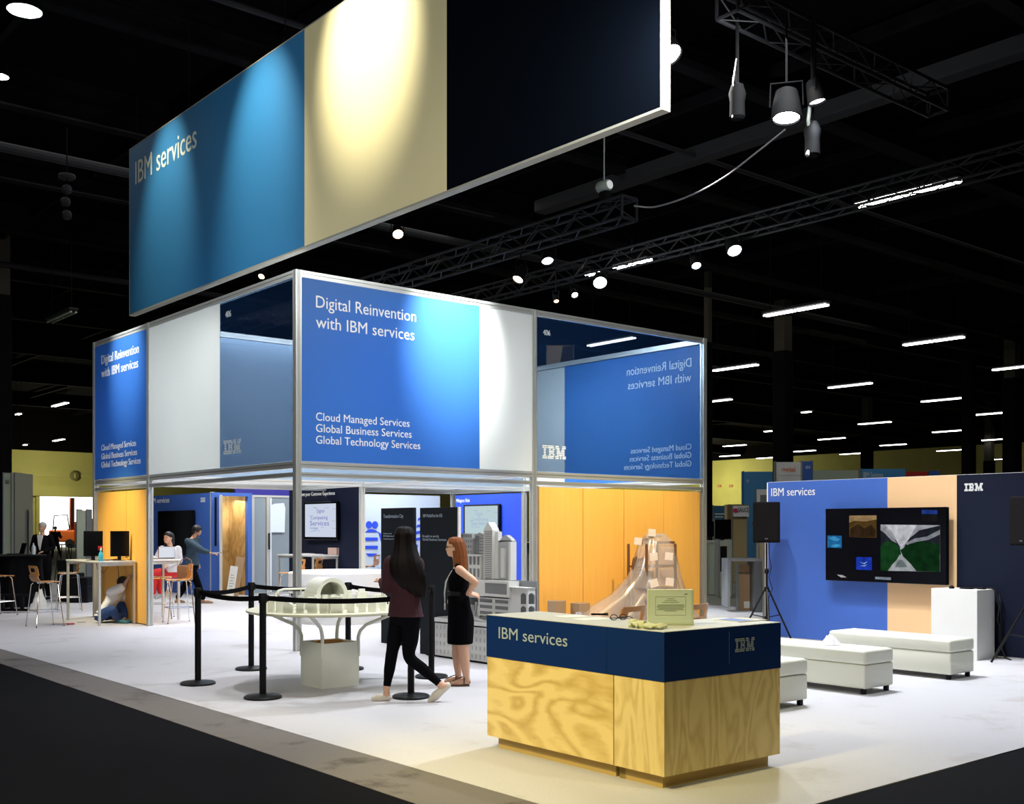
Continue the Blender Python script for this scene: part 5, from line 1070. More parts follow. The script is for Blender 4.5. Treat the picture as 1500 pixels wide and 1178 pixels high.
def person(lb, loc, J, rz=CAMROT, **k):
    o = thing('person', lb, 'person', loc, rz); g = k.get; f = g('fat',1.)
    m = MB(); nk = J['neck']; sh = (J['shL']+J['shR'])/2; hp_ = (J['hipL']+J['hipR'])/2; up = (sh-hp_)
    def ang(a,b): v = b-a; return math.atan2(v.y,v.x)
    aS, aH = ang(J['shL'],J['shR']), ang(J['hipL'],J['hipR'])
    if aS-aH > PI: aS -= 2*PI
    if aH-aS > PI: aS += 2*PI
    ws = (J['shL']-J['shR']).length/2; wh = (J['hipL']-J['hipR']).length/2
    lean_ = g('bust', 1.)
    fwd = V(math.cos(g('chest',0)),math.sin(g('chest',0)),0)
    def T(off, arm=False): return [
        (hp_-up*.16, aH, (wh+.055)*f+off*.8, .085*f+off), (hp_+up*.02, aH, (wh+.085)*f+off, .112*f+off), (hp_+up*.22, aH, (wh+.065)*f+off, .100*f+off), (hp_+up*.45, (aH+aS)/2, (wh+.035)*f+off, .082*f+off),
        (hp_+up*.70+fwd*.012, aS, ws*.80*f+off, .098*f+off), (hp_+up*.88+fwd*.006, aS, ws*.92*f+off, .092*f+off), (sh+up*.02, aS, ws*.80+off, .062+off), (sh+up*.10, aS, ws*.42+off*.5, .05+off*.5)]
    trunk(m, T(0)); limb(m,[sh+up*.02,nk,J['head']-V(0,0,.02)],[.062,.048,.050])
    M_ = head(m, J['head'], g('face',0), g('tilt',0), g('hs',1.))
    for s_ in 'LR':
        a, b, c = J['sh'+s_], J['el'+s_], J['wr'+s_]; limb(m,[a,a.lerp(b,.5),b,b.lerp(c,.35),c],[.046*f,.041*f,.034*f,.034*f,.024])
        hd = J.get('hd'+s_, c-b); hand(m, c, hd, J.get('hu'+s_, V(0,0,1)), g('hand',.95), g('curl',.45), 1 if s_=='L' else -1)
        a, b, c = J['hip'+s_], J['kn'+s_], J['an'+s_]; limb(m,[a,a.lerp(b,.5),b,b.lerp(c,.4),c],[.082*f,.070*f,.052*f,.050*f,.033])
        foot(m, J['he'+s_], J['to'+s_]); limb(m,[c,Vector(J['he'+s_])+V(0,0,.035)],[.033,.030])
    sk_ = fuse(m,'body',MAT[g('skin','skin')],o,.0075,3)
    eyes(M_,o,sk_)
    # clothing
    t = g('top')
    if t:
        m = MB(); off = g('loose',.016); S_ = T(off); lo = g('hem',0); S2 = S_[lo:7]
        if g('flare'): c0 = S2[0]; S2 = [(c0[0]-up*g('flare')[0],c0[1],c0[2]+g('flare')[1],c0[3]+g('flare')[1])]+S2
        if g('neckline',1)>0: S2.append((sh+up*.085,aS,ws*.5,.062))
        trunk(m,S2)
        sl = g('sleeve',1.)
        for s_ in 'LR':
            a,b,c = J['sh'+s_],J['el'+s_],J['wr'+s_]
            if sl >= .99: limb(m,[a,a.lerp(b,.5),b,b.lerp(c,.5),b.lerp(c,.93)],[.062*f+off*.5,.052*f+off*.7,.045+off*.6,.042+off*.5,.034+off*.4])
            elif sl > 0: limb(m,[a,a.lerp(b,min(sl*2,1)*.5),a.lerp(b,min(sl*2,1))],[.062*f+off*.5,.052*f+off,.05+off]); 
            if .5 < sl < .99: limb(m,[a,b,b.lerp(c,(sl-.5)*2)],[.058*f+off*.5,.045+off*.7,.04+off*.6])
        fuse(m,g('topname','shirt'),MAT[t],o,.010,4)
    if g('trousers'):
        m = MB(); S_ = T(.010); trunk(m,[S_[0],S_[1],S_[2]]); wd = g('wide',.008)
        for s_ in 'LR':
            a,b,c = J['hip'+s_],J['kn'+s_],J['an'+s_]; limb(m,[a,a.lerp(b,.5),b,b.lerp(c,.4),b.lerp(c,g('tlen',.93))],[.090*f+wd*.4,.078*f+wd,.058*f+wd,.054*f+wd,.036+wd*1.1],14)
        fuse(m,'trousers',MAT[g('trousers')],o,.009,3)
    if g('shoes'):
        for s_ in 'LR':
            m = MB(); he, to = Vector(J['he'+s_]), Vector(J['to'+s_]); d = (to-he); u = d.normalized(); limb(m,[he+V(0,0,.030)-u*.004,he+d*.3+V(0,0,.028),he+d*.68+V(0,0,.024),to+V(0,0,.018)+u*.01],[.036,.037,.043,.026],12,4)
            fuse(m,'shoe',MAT[g('shoes')],o,.008,2)
    return o, M_, sk_
def hair(o, rings, mt='hair_dark', name='hair'):
    """rings: (r,d,z,half r,half d)"""
    m = MB(); n = 40; R = []
    C, ts = crom([Vector(q[:3]) for q in rings], 5)
    for c, t in zip(C, ts):
        i = min(int(t), len(rings)-2); f_ = t-i; a = rings[i][3]*(1-f_)+rings[i+1][3]*f_; b = rings[i][4]*(1-f_)+rings[i+1][4]*f_
        R.append([c + V(a*math.cos(2*PI*j/n)*(1+.05*math.sin(j*5.1+c.z*3)+.03*math.sin(j*2.7)), b*math.sin(2*PI*j/n)*(1+.05*math.sin(j*4.3)), .012*math.sin(j*3.7) if i > len(rings)-3 else 0) for j in range(n)])
    m.loft(R); return m.build(name,MAT[mt],o,local=True,smooth=True,auto=False)
# ---- 1: walking woman
W = pg(600,1027); dep = W.x*FW[0]+W.y*FW[1]; u = dep/FPX
def L1(px,py,d=0,cx=600,cy=1027,uu=None): q = uu or u; return V((px-cx)*q, d, (cy-py)*q)
J = dict(head=L1(591,790,.03),neck=L1(593,808,.0),shL=L1(572,825,.06),shR=L1(611,826,-.05),
  elL=L1(566,862,.05),wrL=L1(556,853,.20),elR=L1(612,868,-.02),wrR=L1(582,856,.24),hdL=V(-.3,.8,.2),hdR=V(-.6,.8,.1),
  hipL=L1(584,903,.06),hipR=L1(604,903,-.05),knL=L1(574,956,.02),knR=L1(600,962,-.02),anL=L1(566,1010,.0),anR=L1(648,1004,-.05),
  heL=L1(567,1024,.02),toL=L1(549,1025,-.0),heR=L1(655,1009,-.03),toR=L1(632,1028,-.06))
J['heL'].z = 0; J['toL'].z = 0; J['toR'].z = 0.0
w1,M1,_ = person('woman with long dark hair walking left in maroon jacket and black trousers',(W.x,W.y,0),J,face=PI*.72,chest=PI*.75,top='maroon',topname='jacket',hem=1,flare=(.02,.02),loose=.024,trousers='jeans_black',wide=.0,shoes='shoe_pale',skin='skin2',tlen=.90)
hx = J['head']
hair(w1,[(hx.x+.010,-.0,hx.z+.122,.02,.02),(hx.x+.012,-.01,hx.z+.105,.07,.075),(hx.x+.014,-.015,hx.z+.05,.098,.10),(hx.x+.016,-.02,hx.z-.03,.102,.098),(hx.x+.022,-.05,hx.z-.11,.115,.085),(hx.x+.028,-.09,hx.z-.22,.150,.075),(hx.x+.055,-.10,hx.z-.34,.160,.068),(hx.x+.110,-.085,hx.z-.45,.115,.055),(hx.x+.155,-.07,hx.z-.53,.055,.03)])
# ---- 2: woman in black dress
W = pg(674,1004); dep = W.x*FW[0]+W.y*FW[1]; u2 = dep/FPX
def L2(px,py,d=0): return V((px-674)*u2, d, (1004-py)*u2)
J = dict(head=L2(666,802,0),neck=L2(671,822,0),shL=L2(674,834,-.15),shR=L2(671,834,.15),elL=L2(697,852,-.19),wrL=L2(686,869,-.13),elR=L2(692,858,.22),wrR=L2(668,872,.16),hdL=V(.8,.25,-.1),huL=V(0,-.6,.8),
  hipL=L2(675,906,-.075),hipR=L2(674,906,.075),knL=L2(680,955,-.07),knR=L2(669,953,.06),anL=L2(684,994,-.06),anR=L2(671,992,.07),
  heL=L2(686,1003,-.06),toL=L2(663,1005,-.07),heR=L2(674,1001,.07),toR=L2(652,1001,.10))
for k_ in ('heL','toL','heR','toR'): J[k_].z = .012
w2,M2,sk2 = person('woman with ginger hair standing in profile in a black sleeveless dress',(W.x,W.y,0),J,face=PI,chest=PI,top='dress_black',topname='dress',sleeve=0,hem=1,loose=.010,fat=1.02,skin='skin2',hs=.96,neckline=0)
m = MB(); hp_ = L2(675,906); 
trunk(m,[(L2(674,943),PI/2,.160,.132),(L2(674.5,925),PI/2,.170,.136),(L2(675,906),PI/2,.172,.135),(L2(672,885),PI/2,.150,.112),(L2(670,868),PI/2,.128,.098)])
fuse(m,'skirt',MAT['dress_black'],w2,.009,3)
m = MB()
for s_ in (-.15,.15): limb(m,[L2(673,846,s_*.8),L2(672,832,s_*.72),L2(671,829,s_*.62)],[.045,.035,.030])
fuse(m,'dress_shoulder',MAT['dress_black'],w2,.009,2)
m = MB(); trunk(m,[(L2(669.5,872),PI/2,.134,.104),(L2(669.5,866),PI/2,.134,.104)]); m.build('belt',MAT['black_metal'],w2,local=True)
hx = J['head']
hair(w2,[(hx.x+.012,0,hx.z+.108,.02,.02),(hx.x+.012,0,hx.z+.094,.066,.062),(hx.x+.016,0,hx.z+.055,.088,.080),(hx.x+.036,0,hx.z-.0,.082,.086),(hx.x+.052,0,hx.z-.07,.075,.088),(hx.x+.058,-.005,hx.z-.14,.076,.088),(hx.x+.064,-.01,hx.z-.21,.074,.085),(hx.x+.075,-.01,hx.z-.26,.056,.06),(hx.x+.085,-.01,hx.z-.29,.03,.04)],'hair_ginger')
m = MB()
for s_ in (-1,1): m.lathe((0,0,0),[(.020,-.002),(.023,0),(.020,.002)],14,M2@Matrix.Translation((.092,.030*s_,.004))@Matrix.Rotation(PI/2,4,'Y')); m.tube([M2@Vector((.09,.052*s_,.006)),M2@Vector((0,.078*s_,.004))],.002,5)
m.build('glasses',MAT['black_gloss'],w2,local=True)
m = MB(); m.tube([L2(672,826,-.06),L2(661,838,-.07),L2(653,852,-.05),L2(651,868,-.03),L2(652,884,-.03)],.005,6); m.tube([L2(672,826,.06),L2(660,838,.05),L2(654,852,.0),L2(652,868,-.02),L2(652,884,-.03)],.005,6); m.box(L2(651,893,-.06),L2(653,884,.02)); m.build('lanyard',MAT['letter_white'],w2,local=True)
for s_ in 'LR':
    he,to = J['he'+s_],J['to'+s_]; d = to-he; sd = V(-d.y,d.x,0).normalized(); m = MB(); P = [he-d*.08+sd*.03,he-d*.08-sd*.03,he+d*.5-sd*.038,to+d*.08-sd*.030,to+d*.14,to+d*.08+sd*.030,he+d*.5+sd*.038]
    m.prism([(p.x,p.y,0) for p in P],(0,0,1),.014); q = he+d*.25; m.tube([q-sd*.042+V(0,0,.012),q-sd*.03+V(0,0,.075),q+V(0,0,.088),q+sd*.03+V(0,0,.075),q+sd*.042+V(0,0,.012)],.006,6); q = he+d*.7; m.tube([he+d*.25+V(0,0,.088),q+V(0,0,.062),to+V(0,0,.035)],.005,6); m.tube([he-d*.1+sd*.03+V(0,0,.02),he-d*.12+V(0,0,.05),he-d*.1-sd*.03+V(0,0,.02)],.006,6)
    m.build('sandal',MAT['sandal'],w2,local=True)
# ---- 3: man in suit, far left
c = pD(64,0,25.2); q = 25.2/FPX; gz = 775+EYE/q
def L3(px,py,d=0): return V((px-64)*q, d, (gz-py)*q)
J = dict(head=L3(62.5,773,-.02),neck=L3(62,781),shL=L3(52,787),shR=L3(73.5,787),elL=L3(46.5,803,.02),wrL=L3(53,812,-.16),elR=L3(77,802,.03),wrR=L3(68,808,-.2),hipL=L3(57.5,821),hipR=L3(69,821),knL=L3(57,848),knR=L3(70,848,-.02),anL=L3(57,872),anR=L3(71,872),heL=L3(57,876,.04),toL=L3(55,876,-.18),heR=L3(71,876,.04),toR=L3(73,876,-.18))
for k_ in ('heL','toL','heR','toR'): J[k_].z = 0
w3,M3,_ = person('man in dark suit and white shirt standing behind the draped table',(c.x,c.y,0),J,face=-PI*.62,chest=-PI/2,top='suit',topname='jacket',hem=0,loose=.020,fat=1.0,trousers='suit',wide=.02,shoes='black')
hx = J['head']; m = MB(); m.ball(M3@Vector((-.012,0,.045)),(.098,.082,.085),16,Matrix.Rotation(-PI*.62,3,'Z')); m.build('hair',MAT['hair_grey'],w3,local=True,smooth=True)
m = MB(); P = [L3(58.5,784,-.155),L3(66,784,-.155),L3(64,798,-.155),L3(62,806,-.155),L3(60,798,-.155)]; m.prism(P,(0,1,0),.06); m.build('shirt_front',MAT['shirt_white'],w3,local=True)
# ---- 4: person sitting on the floor under the monitor table
c = pg(158,913); dd = c.x*FW[0]+c.y*FW[1]; q4 = dd/FPX
def L4(px,py,d=0): return V((px-158)*q4, d, (913-py)*q4)
J = dict(head=L4(174,856,.22),neck=L4(167.5,863,.16),shL=L4(162,868,.0),shR=L4(168,870,.32),elL=L4(181,860,-.02),wrL=L4(189,847,-.05),elR=L4(178,882,.40),wrR=L4(186,872,.36),hdL=V(.5,0,.6),
  hipL=L4(146,903,.02),hipR=L4(148,903,.26),knL=L4(167,893,-.10),knR=L4(170,889,.32),anL=L4(176,908,-.02),anR=L4(180,905,.10),heL=L4(176,912,-.05),toL=L4(189,911,-.10),heR=L4(179,909,.08),toR=L4(190,909,.0))
for k_ in ('heL','toL','heR','toR'): J[k_].z = 0.0
w4,M4,_ = person('person in white shirt and jeans sitting on the floor under the table, reaching up',(c.x,c.y,0),J,face=.35,tilt=.1,chest=.1,top='shirt_white',hem=1,sleeve=.42,loose=.030,trousers='denim_blue',wide=.016,shoes='shoe_teal',skin='skin_dark')
m = MB(); m.ball(M4@Vector((-.012,0,.03)),(.102,.088,.10),16,Matrix.Rotation(.35,3,'Z')); m.build('hair',MAT['hair_black'],w4,local=True,smooth=True)
# ---- 5: seated woman in red trousers
c = pD(246,0,20.9); q5 = 20.9/FPX; gz5 = 775+EYE/q5
def L5(px,py,d=0): return V((px-246)*q5, d, (gz5-py)*q5)
J = dict(head=L5(246.5,788.5,-.02),neck=L5(249,799),shL=L5(240,805,-.10),shR=L5(259,805,.06),elL=L5(233,820,-.18),wrL=L5(228,815,-.36),elR=L5(262,822,.02),wrR=L5(250,829,-.2),hipL=L5(246,839,-.06),hipR=L5(257,839,.06),knL=L5(232,840,-.32),knR=L5(238,842,-.20),anL=L5(232,868,-.30),anR=L5(240,868,-.18),heL=L5(233,874,-.26),toL=L5(227,877,-.38),heR=L5(242,872,-.14),toR=L5(236,876,-.28))
w5,M5,_ = person('woman with dark hair in white top and red trousers sitting at the laptop table',(c.x,c.y,0),J,face=-PI*.60,tilt=-.1,chest=-PI*.6,top='shirt_white',hem=1,loose=.026,trousers='red',wide=.018,shoes='city_grey',skin='skin2')
hx = J['head']; hair(w5,[(hx.x,.02,hx.z+.115,.03,.03),(hx.x,.02,hx.z+.095,.075,.07),(hx.x+.002,.035,hx.z+.04,.098,.08),(hx.x+.004,.05,hx.z-.04,.100,.068),(hx.x+.008,.055,hx.z-.12,.09,.055)],'hair_black')
m = MB(); m.ball(M5@Vector((-.020,0,.045)),(.104,.088,.082),16,Matrix.Rotation(-PI*.6,3,'Z') @ Matrix.Rotation(-.35,3,'Y')); m.build('fringe',MAT['hair_black'],w5,local=True,smooth=True)
# ---- 6: person in denim at the closet door
c = pD(284,0,23.9); q6 = 23.9/FPX; gz6 = 775+EYE/q6
def L6(px,py,d=0): return V((px-284)*q6, d, (gz6-py)*q6)
J = dict(head=L6(289,778,0),neck=L6(284,786,.0),shL=L6(278,793,-.14),shR=L6(286,791,.14),elL=L6(297,806,-.12),wrL=L6(311,810.5,-.06),elR=L6(279,812,.2),wrR=L6(286,825,.2),hdL=V(1,0,-.1),hipL=L6(279,829,-.07),hipR=L6(283,829,.07),knL=L6(290,853,-.07),knR=L6(272,853,.08),anL=L6(299,877,-.06),anR=L6(258,877,.1),heL=L6(297,883,-.06),toL=L6(311,883,-.06),heR=L6(256,883,.1),toR=L6(267,883,.1))
for k_ in ('heL','toL','heR','toR'): J[k_].z = 0
w6,M6,_ = person('dark haired person in a denim shirt reaching for the closet door',(c.x,c.y,0),J,face=-.1,tilt=.25,chest=0,top='denim',hem=1,loose=.030,sleeve=.80,trousers='jeans_black',wide=.02,shoes='shoe_tan')
m = MB(); m.ball(M6@Vector((-.022,0,.03)),(.108,.092,.105),16,Matrix.Rotation(.2,3,'Y')); m.tube([M6@Vector((-.05,0,0)),M6@Vector((-.06,0,-.10))],[.07,.05],12); m.build('hair',MAT['hair_black'],w6,local=True,smooth=True)
# tan tote bag hanging at the stool by that person
c = pD(271,0,19.3); qq = 19.3/FPX
o = thing('tote_bag','brown leather tote bag hanging on the back of the inner bar stool','bag',(c.x,c.y,.72),CAMROT); m = MB(); m.rbox((-.13,-.06,-.02),(.13,.06,.25),.03,2); m.build('bag_body',MAT['bag_brown'],o,local=True,smooth=True)
m = MB(); m.tube([(-.1,0,.24),(-.06,0,.34),(.03,0,.38),(.11,0,.33),(.12,0,.24)],.008); m.build('handle',MAT['bag_brown'],o,local=True)
# ---- 7: distant silhouette in the doorway
c = pD(81,0,60); q7 = 60/FPX; gz7 = 775+EYE/q7
def L7(px,py,d=0): return V((px-81)*q7, d, (gz7-py)*q7)
J = dict(head=V(0,0,1.62),neck=V(0,0,1.48),shL=V(-.2,0,1.40),shR=V(.2,0,1.40),elL=V(-.27,.02,1.12),wrL=V(-.22,-.15,.92),elR=V(.3,-.05,1.14),wrR=V(.42,-.2,1.2),hipL=V(-.1,0,.9),hipR=V(.1,0,.9),knL=V(-.14,0,.48),knR=V(.2,0,.48),anL=V(-.16,0,.08),anR=V(.3,.05,.08),heL=V(-.16,.04,0),toL=V(-.18,-.2,0),heR=V(.3,.08,0),toR=V(.36,-.15,0))
w7,M7,_ = person('distant dark dressed person walking before the bright dock doorway',(c.x,c.y,0),J,face=-1.2,chest=-PI/2,top='black_cloth',hem=1,loose=.03,trousers='black_cloth',wide=.02,shoes='black')
m = MB(); m.ball(M7@Vector((-.01,0,.035)),(.1,.085,.095),12); m.build('hair',MAT['hair_black'],w7,local=True,smooth=True)
# ================================================================ TRUSSES, FIXTURES, LIGHT
def truss(lb, p, q, s=.30, pitch=.42, end=True):
    p = Vector(p); q = Vector(q); d = (q-p).normalized(); L = (q-p).length; sd = Vector((-d.y,d.x,0)); up = Vector((0,0,1)); o = thing('lighting_truss', lb, 'truss', p)
    cs = [sd*a*s/2+up*b*s/2 for a,b in ((-1,-1),(1,-1),(1,1),(-1,1))]
    for c in cs: m = MB(); m.tube([p+c,q+c],.024,8); m.build('chord',TM,o,smooth=True)
    m = MB(); n = int(L/pitch)
    for i in range(n):
        a = p+d*(L*i/n); b = p+d*(L*(i+1)/n)
        for k in range(4):
            c0, c1 = cs[k], cs[(k+1)%4]; m.tube([a+(c0 if i%2 else c1),b+(c1 if i%2 else c0)],.010,5,False)
    m.build('bracing',TM,o); m = MB()
    for e in (p,q):
        for k in range(4): m.tube([e+cs[k],e+cs[(k+1)%4]],.022,6)
    m.build('end_frame',TM,o); return o
TM = mat('truss_metal',(.0045,.0045,.0055),.55,spec=.12)
tr_e = pD(915,303,15.0); TX = 11.3; a = pX(922,305,TX)
truss('lighting truss hanging over the middle of the stand, its end near the chain hoist',(TX,a.y,a.z),(TX,27,a.z))
TZ = a.z; TY = a.y
h = pX(885,273,TX); m = MB(); m.tube([(TX,h.y,h.z+.1),(TX,h.y,ZC-.4)],.012,6)
o = thing('chain_hoist','chain hoist holding the near end of the middle truss','hoist',(TX,h.y,TZ)); m.build('chain',MAT['alu_dark'],o)
m = MB(); m.lathe((0,0,0),[(.07,-.11),(.085,-.08),(.085,.08),(.07,.11)],18,Matrix.Translation((TX,h.y,h.z))@Matrix.Rotation(PI/2,4,'X')); m.build('motor',mat('hoist_grey',(.14,.16,.14),.5),o,smooth=True); m = MB(); m.lathe((0,0,0),[(.06,0),(.06,.01)],18,Matrix.Translation((TX,h.y-.11,h.z))@Matrix.Rotation(PI/2,4,'X')); m.build('motor_plate',MAT['paint_white'],o)
m = MB(); m.rbox((TX-.06,h.y-.1,h.z-.30),(TX+.06,h.y+.06,h.z-.08),.02); m.tube([(TX,h.y,h.z-.28),(TX-.1,h.y,TZ+.15)],.012); m.tube([(TX,h.y,h.z-.28),(TX+.1,h.y,TZ+.15)],.012); m.build('hook_block',MAT['lamp_black'],o)
t2a = pX(1500,238,15.6); t2b = pX(870,408,15.6)
truss('long dark lighting truss to the right, carrying bright work lights',(15.6,t2a.y-1.5,t2a.z+.1),(15.6,30,t2a.z+.1)); T2Z = t2a.z+.1
truss('dark truss high over the aisle at upper right with round stage lamps',(9.9,8.0,7.55),(14.5,8.0,7.55),.3)
# cable from truss end up to the stage lamp
P = [pX(925,303,TX)+Vector((0,-.05,0))]+[pD(x,y,dp) for x,y,dp in ((960,303,15.4),(1010,287,14.8),(1060,260,14.2),(1110,222,13.6),(1150,190,13.1))]
C,_t = crom(P,6); m = MB(); m.tube(C,.012,6); tag(m.build('power_cable',mat('cable_grey',(.07,.07,.075),.6),smooth=True),'thin cable sagging from the truss end up to the big round lamp','cable')
# lamps -----------------------------------------------------------
def aim(o, tgt): d = Vector(tgt)-o.location; o.rotation_euler = d.to_track_quat('-Z','Y').to_euler()
def spotL(loc, tgt, w, col=(1,1,1), deg=50, blend=.5, rad=.06):
    l = bpy.data.lights.new('spot','SPOT'); l.energy = w; l.color = col; l.spot_size = math.radians(deg); l.spot_blend = blend; l.shadow_soft_size = rad
    o = bpy.data.objects.new('spot_light',l); COL.objects.link(o); o.location = loc; aim(o,tgt); return o
def areaL(loc, tgt, w, sx, sy, col=(1,1,1)):
    l = bpy.data.lights.new('area','AREA'); l.energy = w; l.color = col; l.shape = 'RECTANGLE'; l.size = sx; l.size_y = sy
    o = bpy.data.objects.new('area_light',l); COL.objects.link(o); o.location = loc; aim(o,tgt); return o
def can(lb, p, tgt, r=.10, L=.26, glow=(1,1,1), gs=12., top=None, w=0, deg=50, col=None, blend=.5, grp='stage spotlights', name='spotlight'):
    p = Vector(p); d = (Vector(tgt)-p).normalized(); Mq = Matrix.Translation(p) @ d.to_track_quat('Z','Y').to_matrix().to_4x4()
    o = thing(name, lb, 'spotlight', p, 0, grp); m = MB(); m.lathe((0,0,0),[(r*.5,-L),(r*.8,-L*.9),(r,-L*.4),(r*1.06,0),(r*1.06,.02),(r*.95,.02),(r*.95,-.015)],20,Mq); m.build('housing',MAT['lamp_black'],o,smooth=True)
    m = MB(); m.lathe((0,0,0),[(r*.94,-.012),(r*.94,-.008)],20,Mq); m.build('lens',emis('lens_%d_%d_%d'%(int(glow[0]*9),int(glow[2]*9),int(gs)),glow,gs),o)
    t = top if top is not None else p.z+.45; m = MB(); sv = d.cross(Vector((0,0,1))); sv = sv.normalized() if sv.length > .01 else Vector((1,0,0)); b = p-d*L*.4
    m.tube([b+sv*r*1.15,b+sv*r*1.1+Vector((0,0,L*.8)),b-sv*r*1.1+Vector((0,0,L*.8)),b-sv*r*1.15],.010,6); m.tube([b+Vector((0,0,L*.8)),Vector((b.x,b.y,t))],.014,6); m.build('yoke',MAT['lamp_black'],o)
    if w: spotL(p+d*.06,tgt,w,col or glow,deg,blend,r*.8)
    return o
WARM=(1,.78,.48); COOL=(.86,.92,1); NEU=(1,.97,.92)
zt = T2Z
can('large bright round lamp at the loose end of the cable',pD(1152,172,12.6),(9.6,7.,0),.16,.34,(.95,.95,1),30,7.5,1150,95,COOL)
can('smaller lamp seen edge-on right of the large round lamp',pD(1197,148,12.6),(11.5,6.3,0),.10,.25,(.9,.85,1),12,7.5,350,80,COOL)
can('dazzling lamp beside the right edge of the hanging banner',pD(980,80,13.4),(9.8,4.2,0),.16,.32,NEU,30,8.2,650,66,NEU)
can('lamp with cool beam on the right hand truss, larger of a close pair',pX(1076,367,15.5),(13.3,8.4,1.0),.13,.28,(.75,.85,1),20,zt,700,70,COOL)
can('smaller cool lamp left of its pair on the right hand truss',pX(1020,389,15.5),(13.4,9.8,1.0),.09,.22,(.7,.85,1),14,zt,0)
can('lamp under the right truss near the banner cable, wide flat lens',pX(879,414,15.5),(11,10,0),.14,.25,(.8,.92,1),16,zt,0)
can('small cool lamp just above the stand top edge',pX(842,432,15.5),(12,10,0),.07,.2,(.85,.9,1),10,zt,0)
can('tiny amber lamp above the navy panel corner',pX(815,441,14.0),(12,12,1),.05,.18,(1,.55,.25),10,zt,0)
can('flat cool lamp below the truss middle',pX(802,382,TX+2),(12,12,1),.11,.2,(.8,.8,1),10,zt,0)
can('warm lamp on an arm under the middle truss',pX(759,409,TX),(9.5,12.9,3),.09,.30,(1,.75,.5),14,TZ,0)
can('warm lamp below the cream part of the banner',pX(583,343,TX),(9.5,12.9,3),.10,.25,(1,.6,.32),14,TZ+1.2,0)
can('warm lamp between banner and stand near its left half',pX(383,405,TX),(8,19,3),.07,.25,(1,.65,.35),14,TZ+1.2,0)
# hanging moving heads (dark)
for px,py,lb in ((1080,150,'dark unlit moving lamp hanging left of the large round lamp'),(1190,205,'dark unlit lamp with pale bent arm, right of the large round lamp')):
    p = pD(px,py,12.8); o = thing('moving_lamp',lb,'spotlight',p); m = MB(); m.lathe(p,[(.06,-.20),(.09,-.17),(.085,.0),(.10,.10),(.07,.20),(.03,.22)],16); m.build('housing',MAT['lamp_black'],o,smooth=True); m = MB()
    m.tube([p+Vector((-.02,0,.5)),p+Vector((-.08,0,.2)),p+Vector((-.02,0,-.05)),p+Vector((-.1,0,-.2))],.022 if px>1100 else .008,8); m.build('arm',MAT['hoist_grey'] if px>1100 else MAT['alu_dark'],o); m = MB(); m.tube([p+Vector((0,0,.2)),(p.x,p.y,7.5)],.02); m.build('clamp',MAT['lamp_black'],o)
# fluorescent fixtures
TUBE = emis('tube_glow',(1,.98,.94),9.)
def fluor(px, py, lb, z=8.6, L=2.45, on=True, half=None):
    c = pg(px,py,z); o = thing('ceiling_light', lb, 'ceiling light', c, 0, 'fluorescent ceiling lights'); m = MB(); m.rbox((c.x-.16,c.y-L/2,c.z+.06),(c.x+.16,c.y+L/2,c.z+.14),.02,1); m.build('housing',MAT['duct'],o)
    for s_ in ((-1,1) if L > 1.5 else (0,)):
        m = MB()
        for x in (-.08,.08): m.tube([(c.x+x,c.y+s_*L/4-L*.235,c.z),(c.x+x,c.y+s_*L/4+L*.235,c.z)],.03,8)
        m.build('tube',TUBE if on else MAT['green_grey'],o)
    for s_ in (-1,1): m = MB(); m.tube([(c.x,c.y+s_*L*.4,c.z+.14),(c.x,c.y+s_*L*.4,ZC-.15)],.012,5); m.build('hanger',MAT['steel_dark'],o)
for px,py,lb in ((1165,455,'large lit tube light above the white and blue hanging sign'),(1367,500,'large lit tube light above the navy end of the media wall'),(1077,539,'lit tube light just right of the stand top corner'),
  (1245,565,'lit tube light over the middle of the media wall, between two larger ones'),(1380,586,'lit tube light touching the slim column at right'),(1046,588,'lit tube light half hidden by the stand right corner post'),(1181,604,'short lit tube light right of the thick column'),
  (1281,620,'lit tube light above the light blue tower sign'),(1389,632,'lit tube light left of the slim right column, lower one'),(1218,643,'lit tube light low over the pale green fascia'),(1308,652,'lit tube light low over the red booth sign'),(1076,653,'dim lit tube light low between corner post and thick column'),
  (1391,660,'lit tube light low beside the slim right column'),(1069,668,'faint tube light just above the yellow wall, left one'),(1123,671,'faint tube light beside the thick column, low'),(1178,661,'faint tube light just above the blue numbered sign'),(1247,665,'faint tube light above the blue tower sign left side'),
  (1460,644,'tube light between the two right hand columns'),(1463,673,'faint lowest tube light between the two right hand columns'),(1494,538,'tube light cut by the right edge, upper'),(1455,606,'small tube light near the right edge column'),(1125,632,'short tube light left of the thick column'),
  (88,593,'largest lit tube light at far left'),(86,645,'lit tube light at far left, below the largest'),(27,607,'lit tube light beside the far left column'),(37,652,'small lit tube light low at far left'),(133,662,'lit tube light low beside the stand left edge'),
  (277,547,'tube light glimpsed through the white side panel'),(390,590,'tube light seen through the left navy panel'),(205,500,'tube light hidden behind the left blue panel')):
    if px == 205: continue
    fluor(px,py,lb,L=2.45 if px not in (1181,1125,37,27) else 1.3)
fluor(895,501,'tube light seen through the top of the right navy panel',8.6)
fluor(90,465,'unlit grey tube light at far left above the others',8.6,on=False)
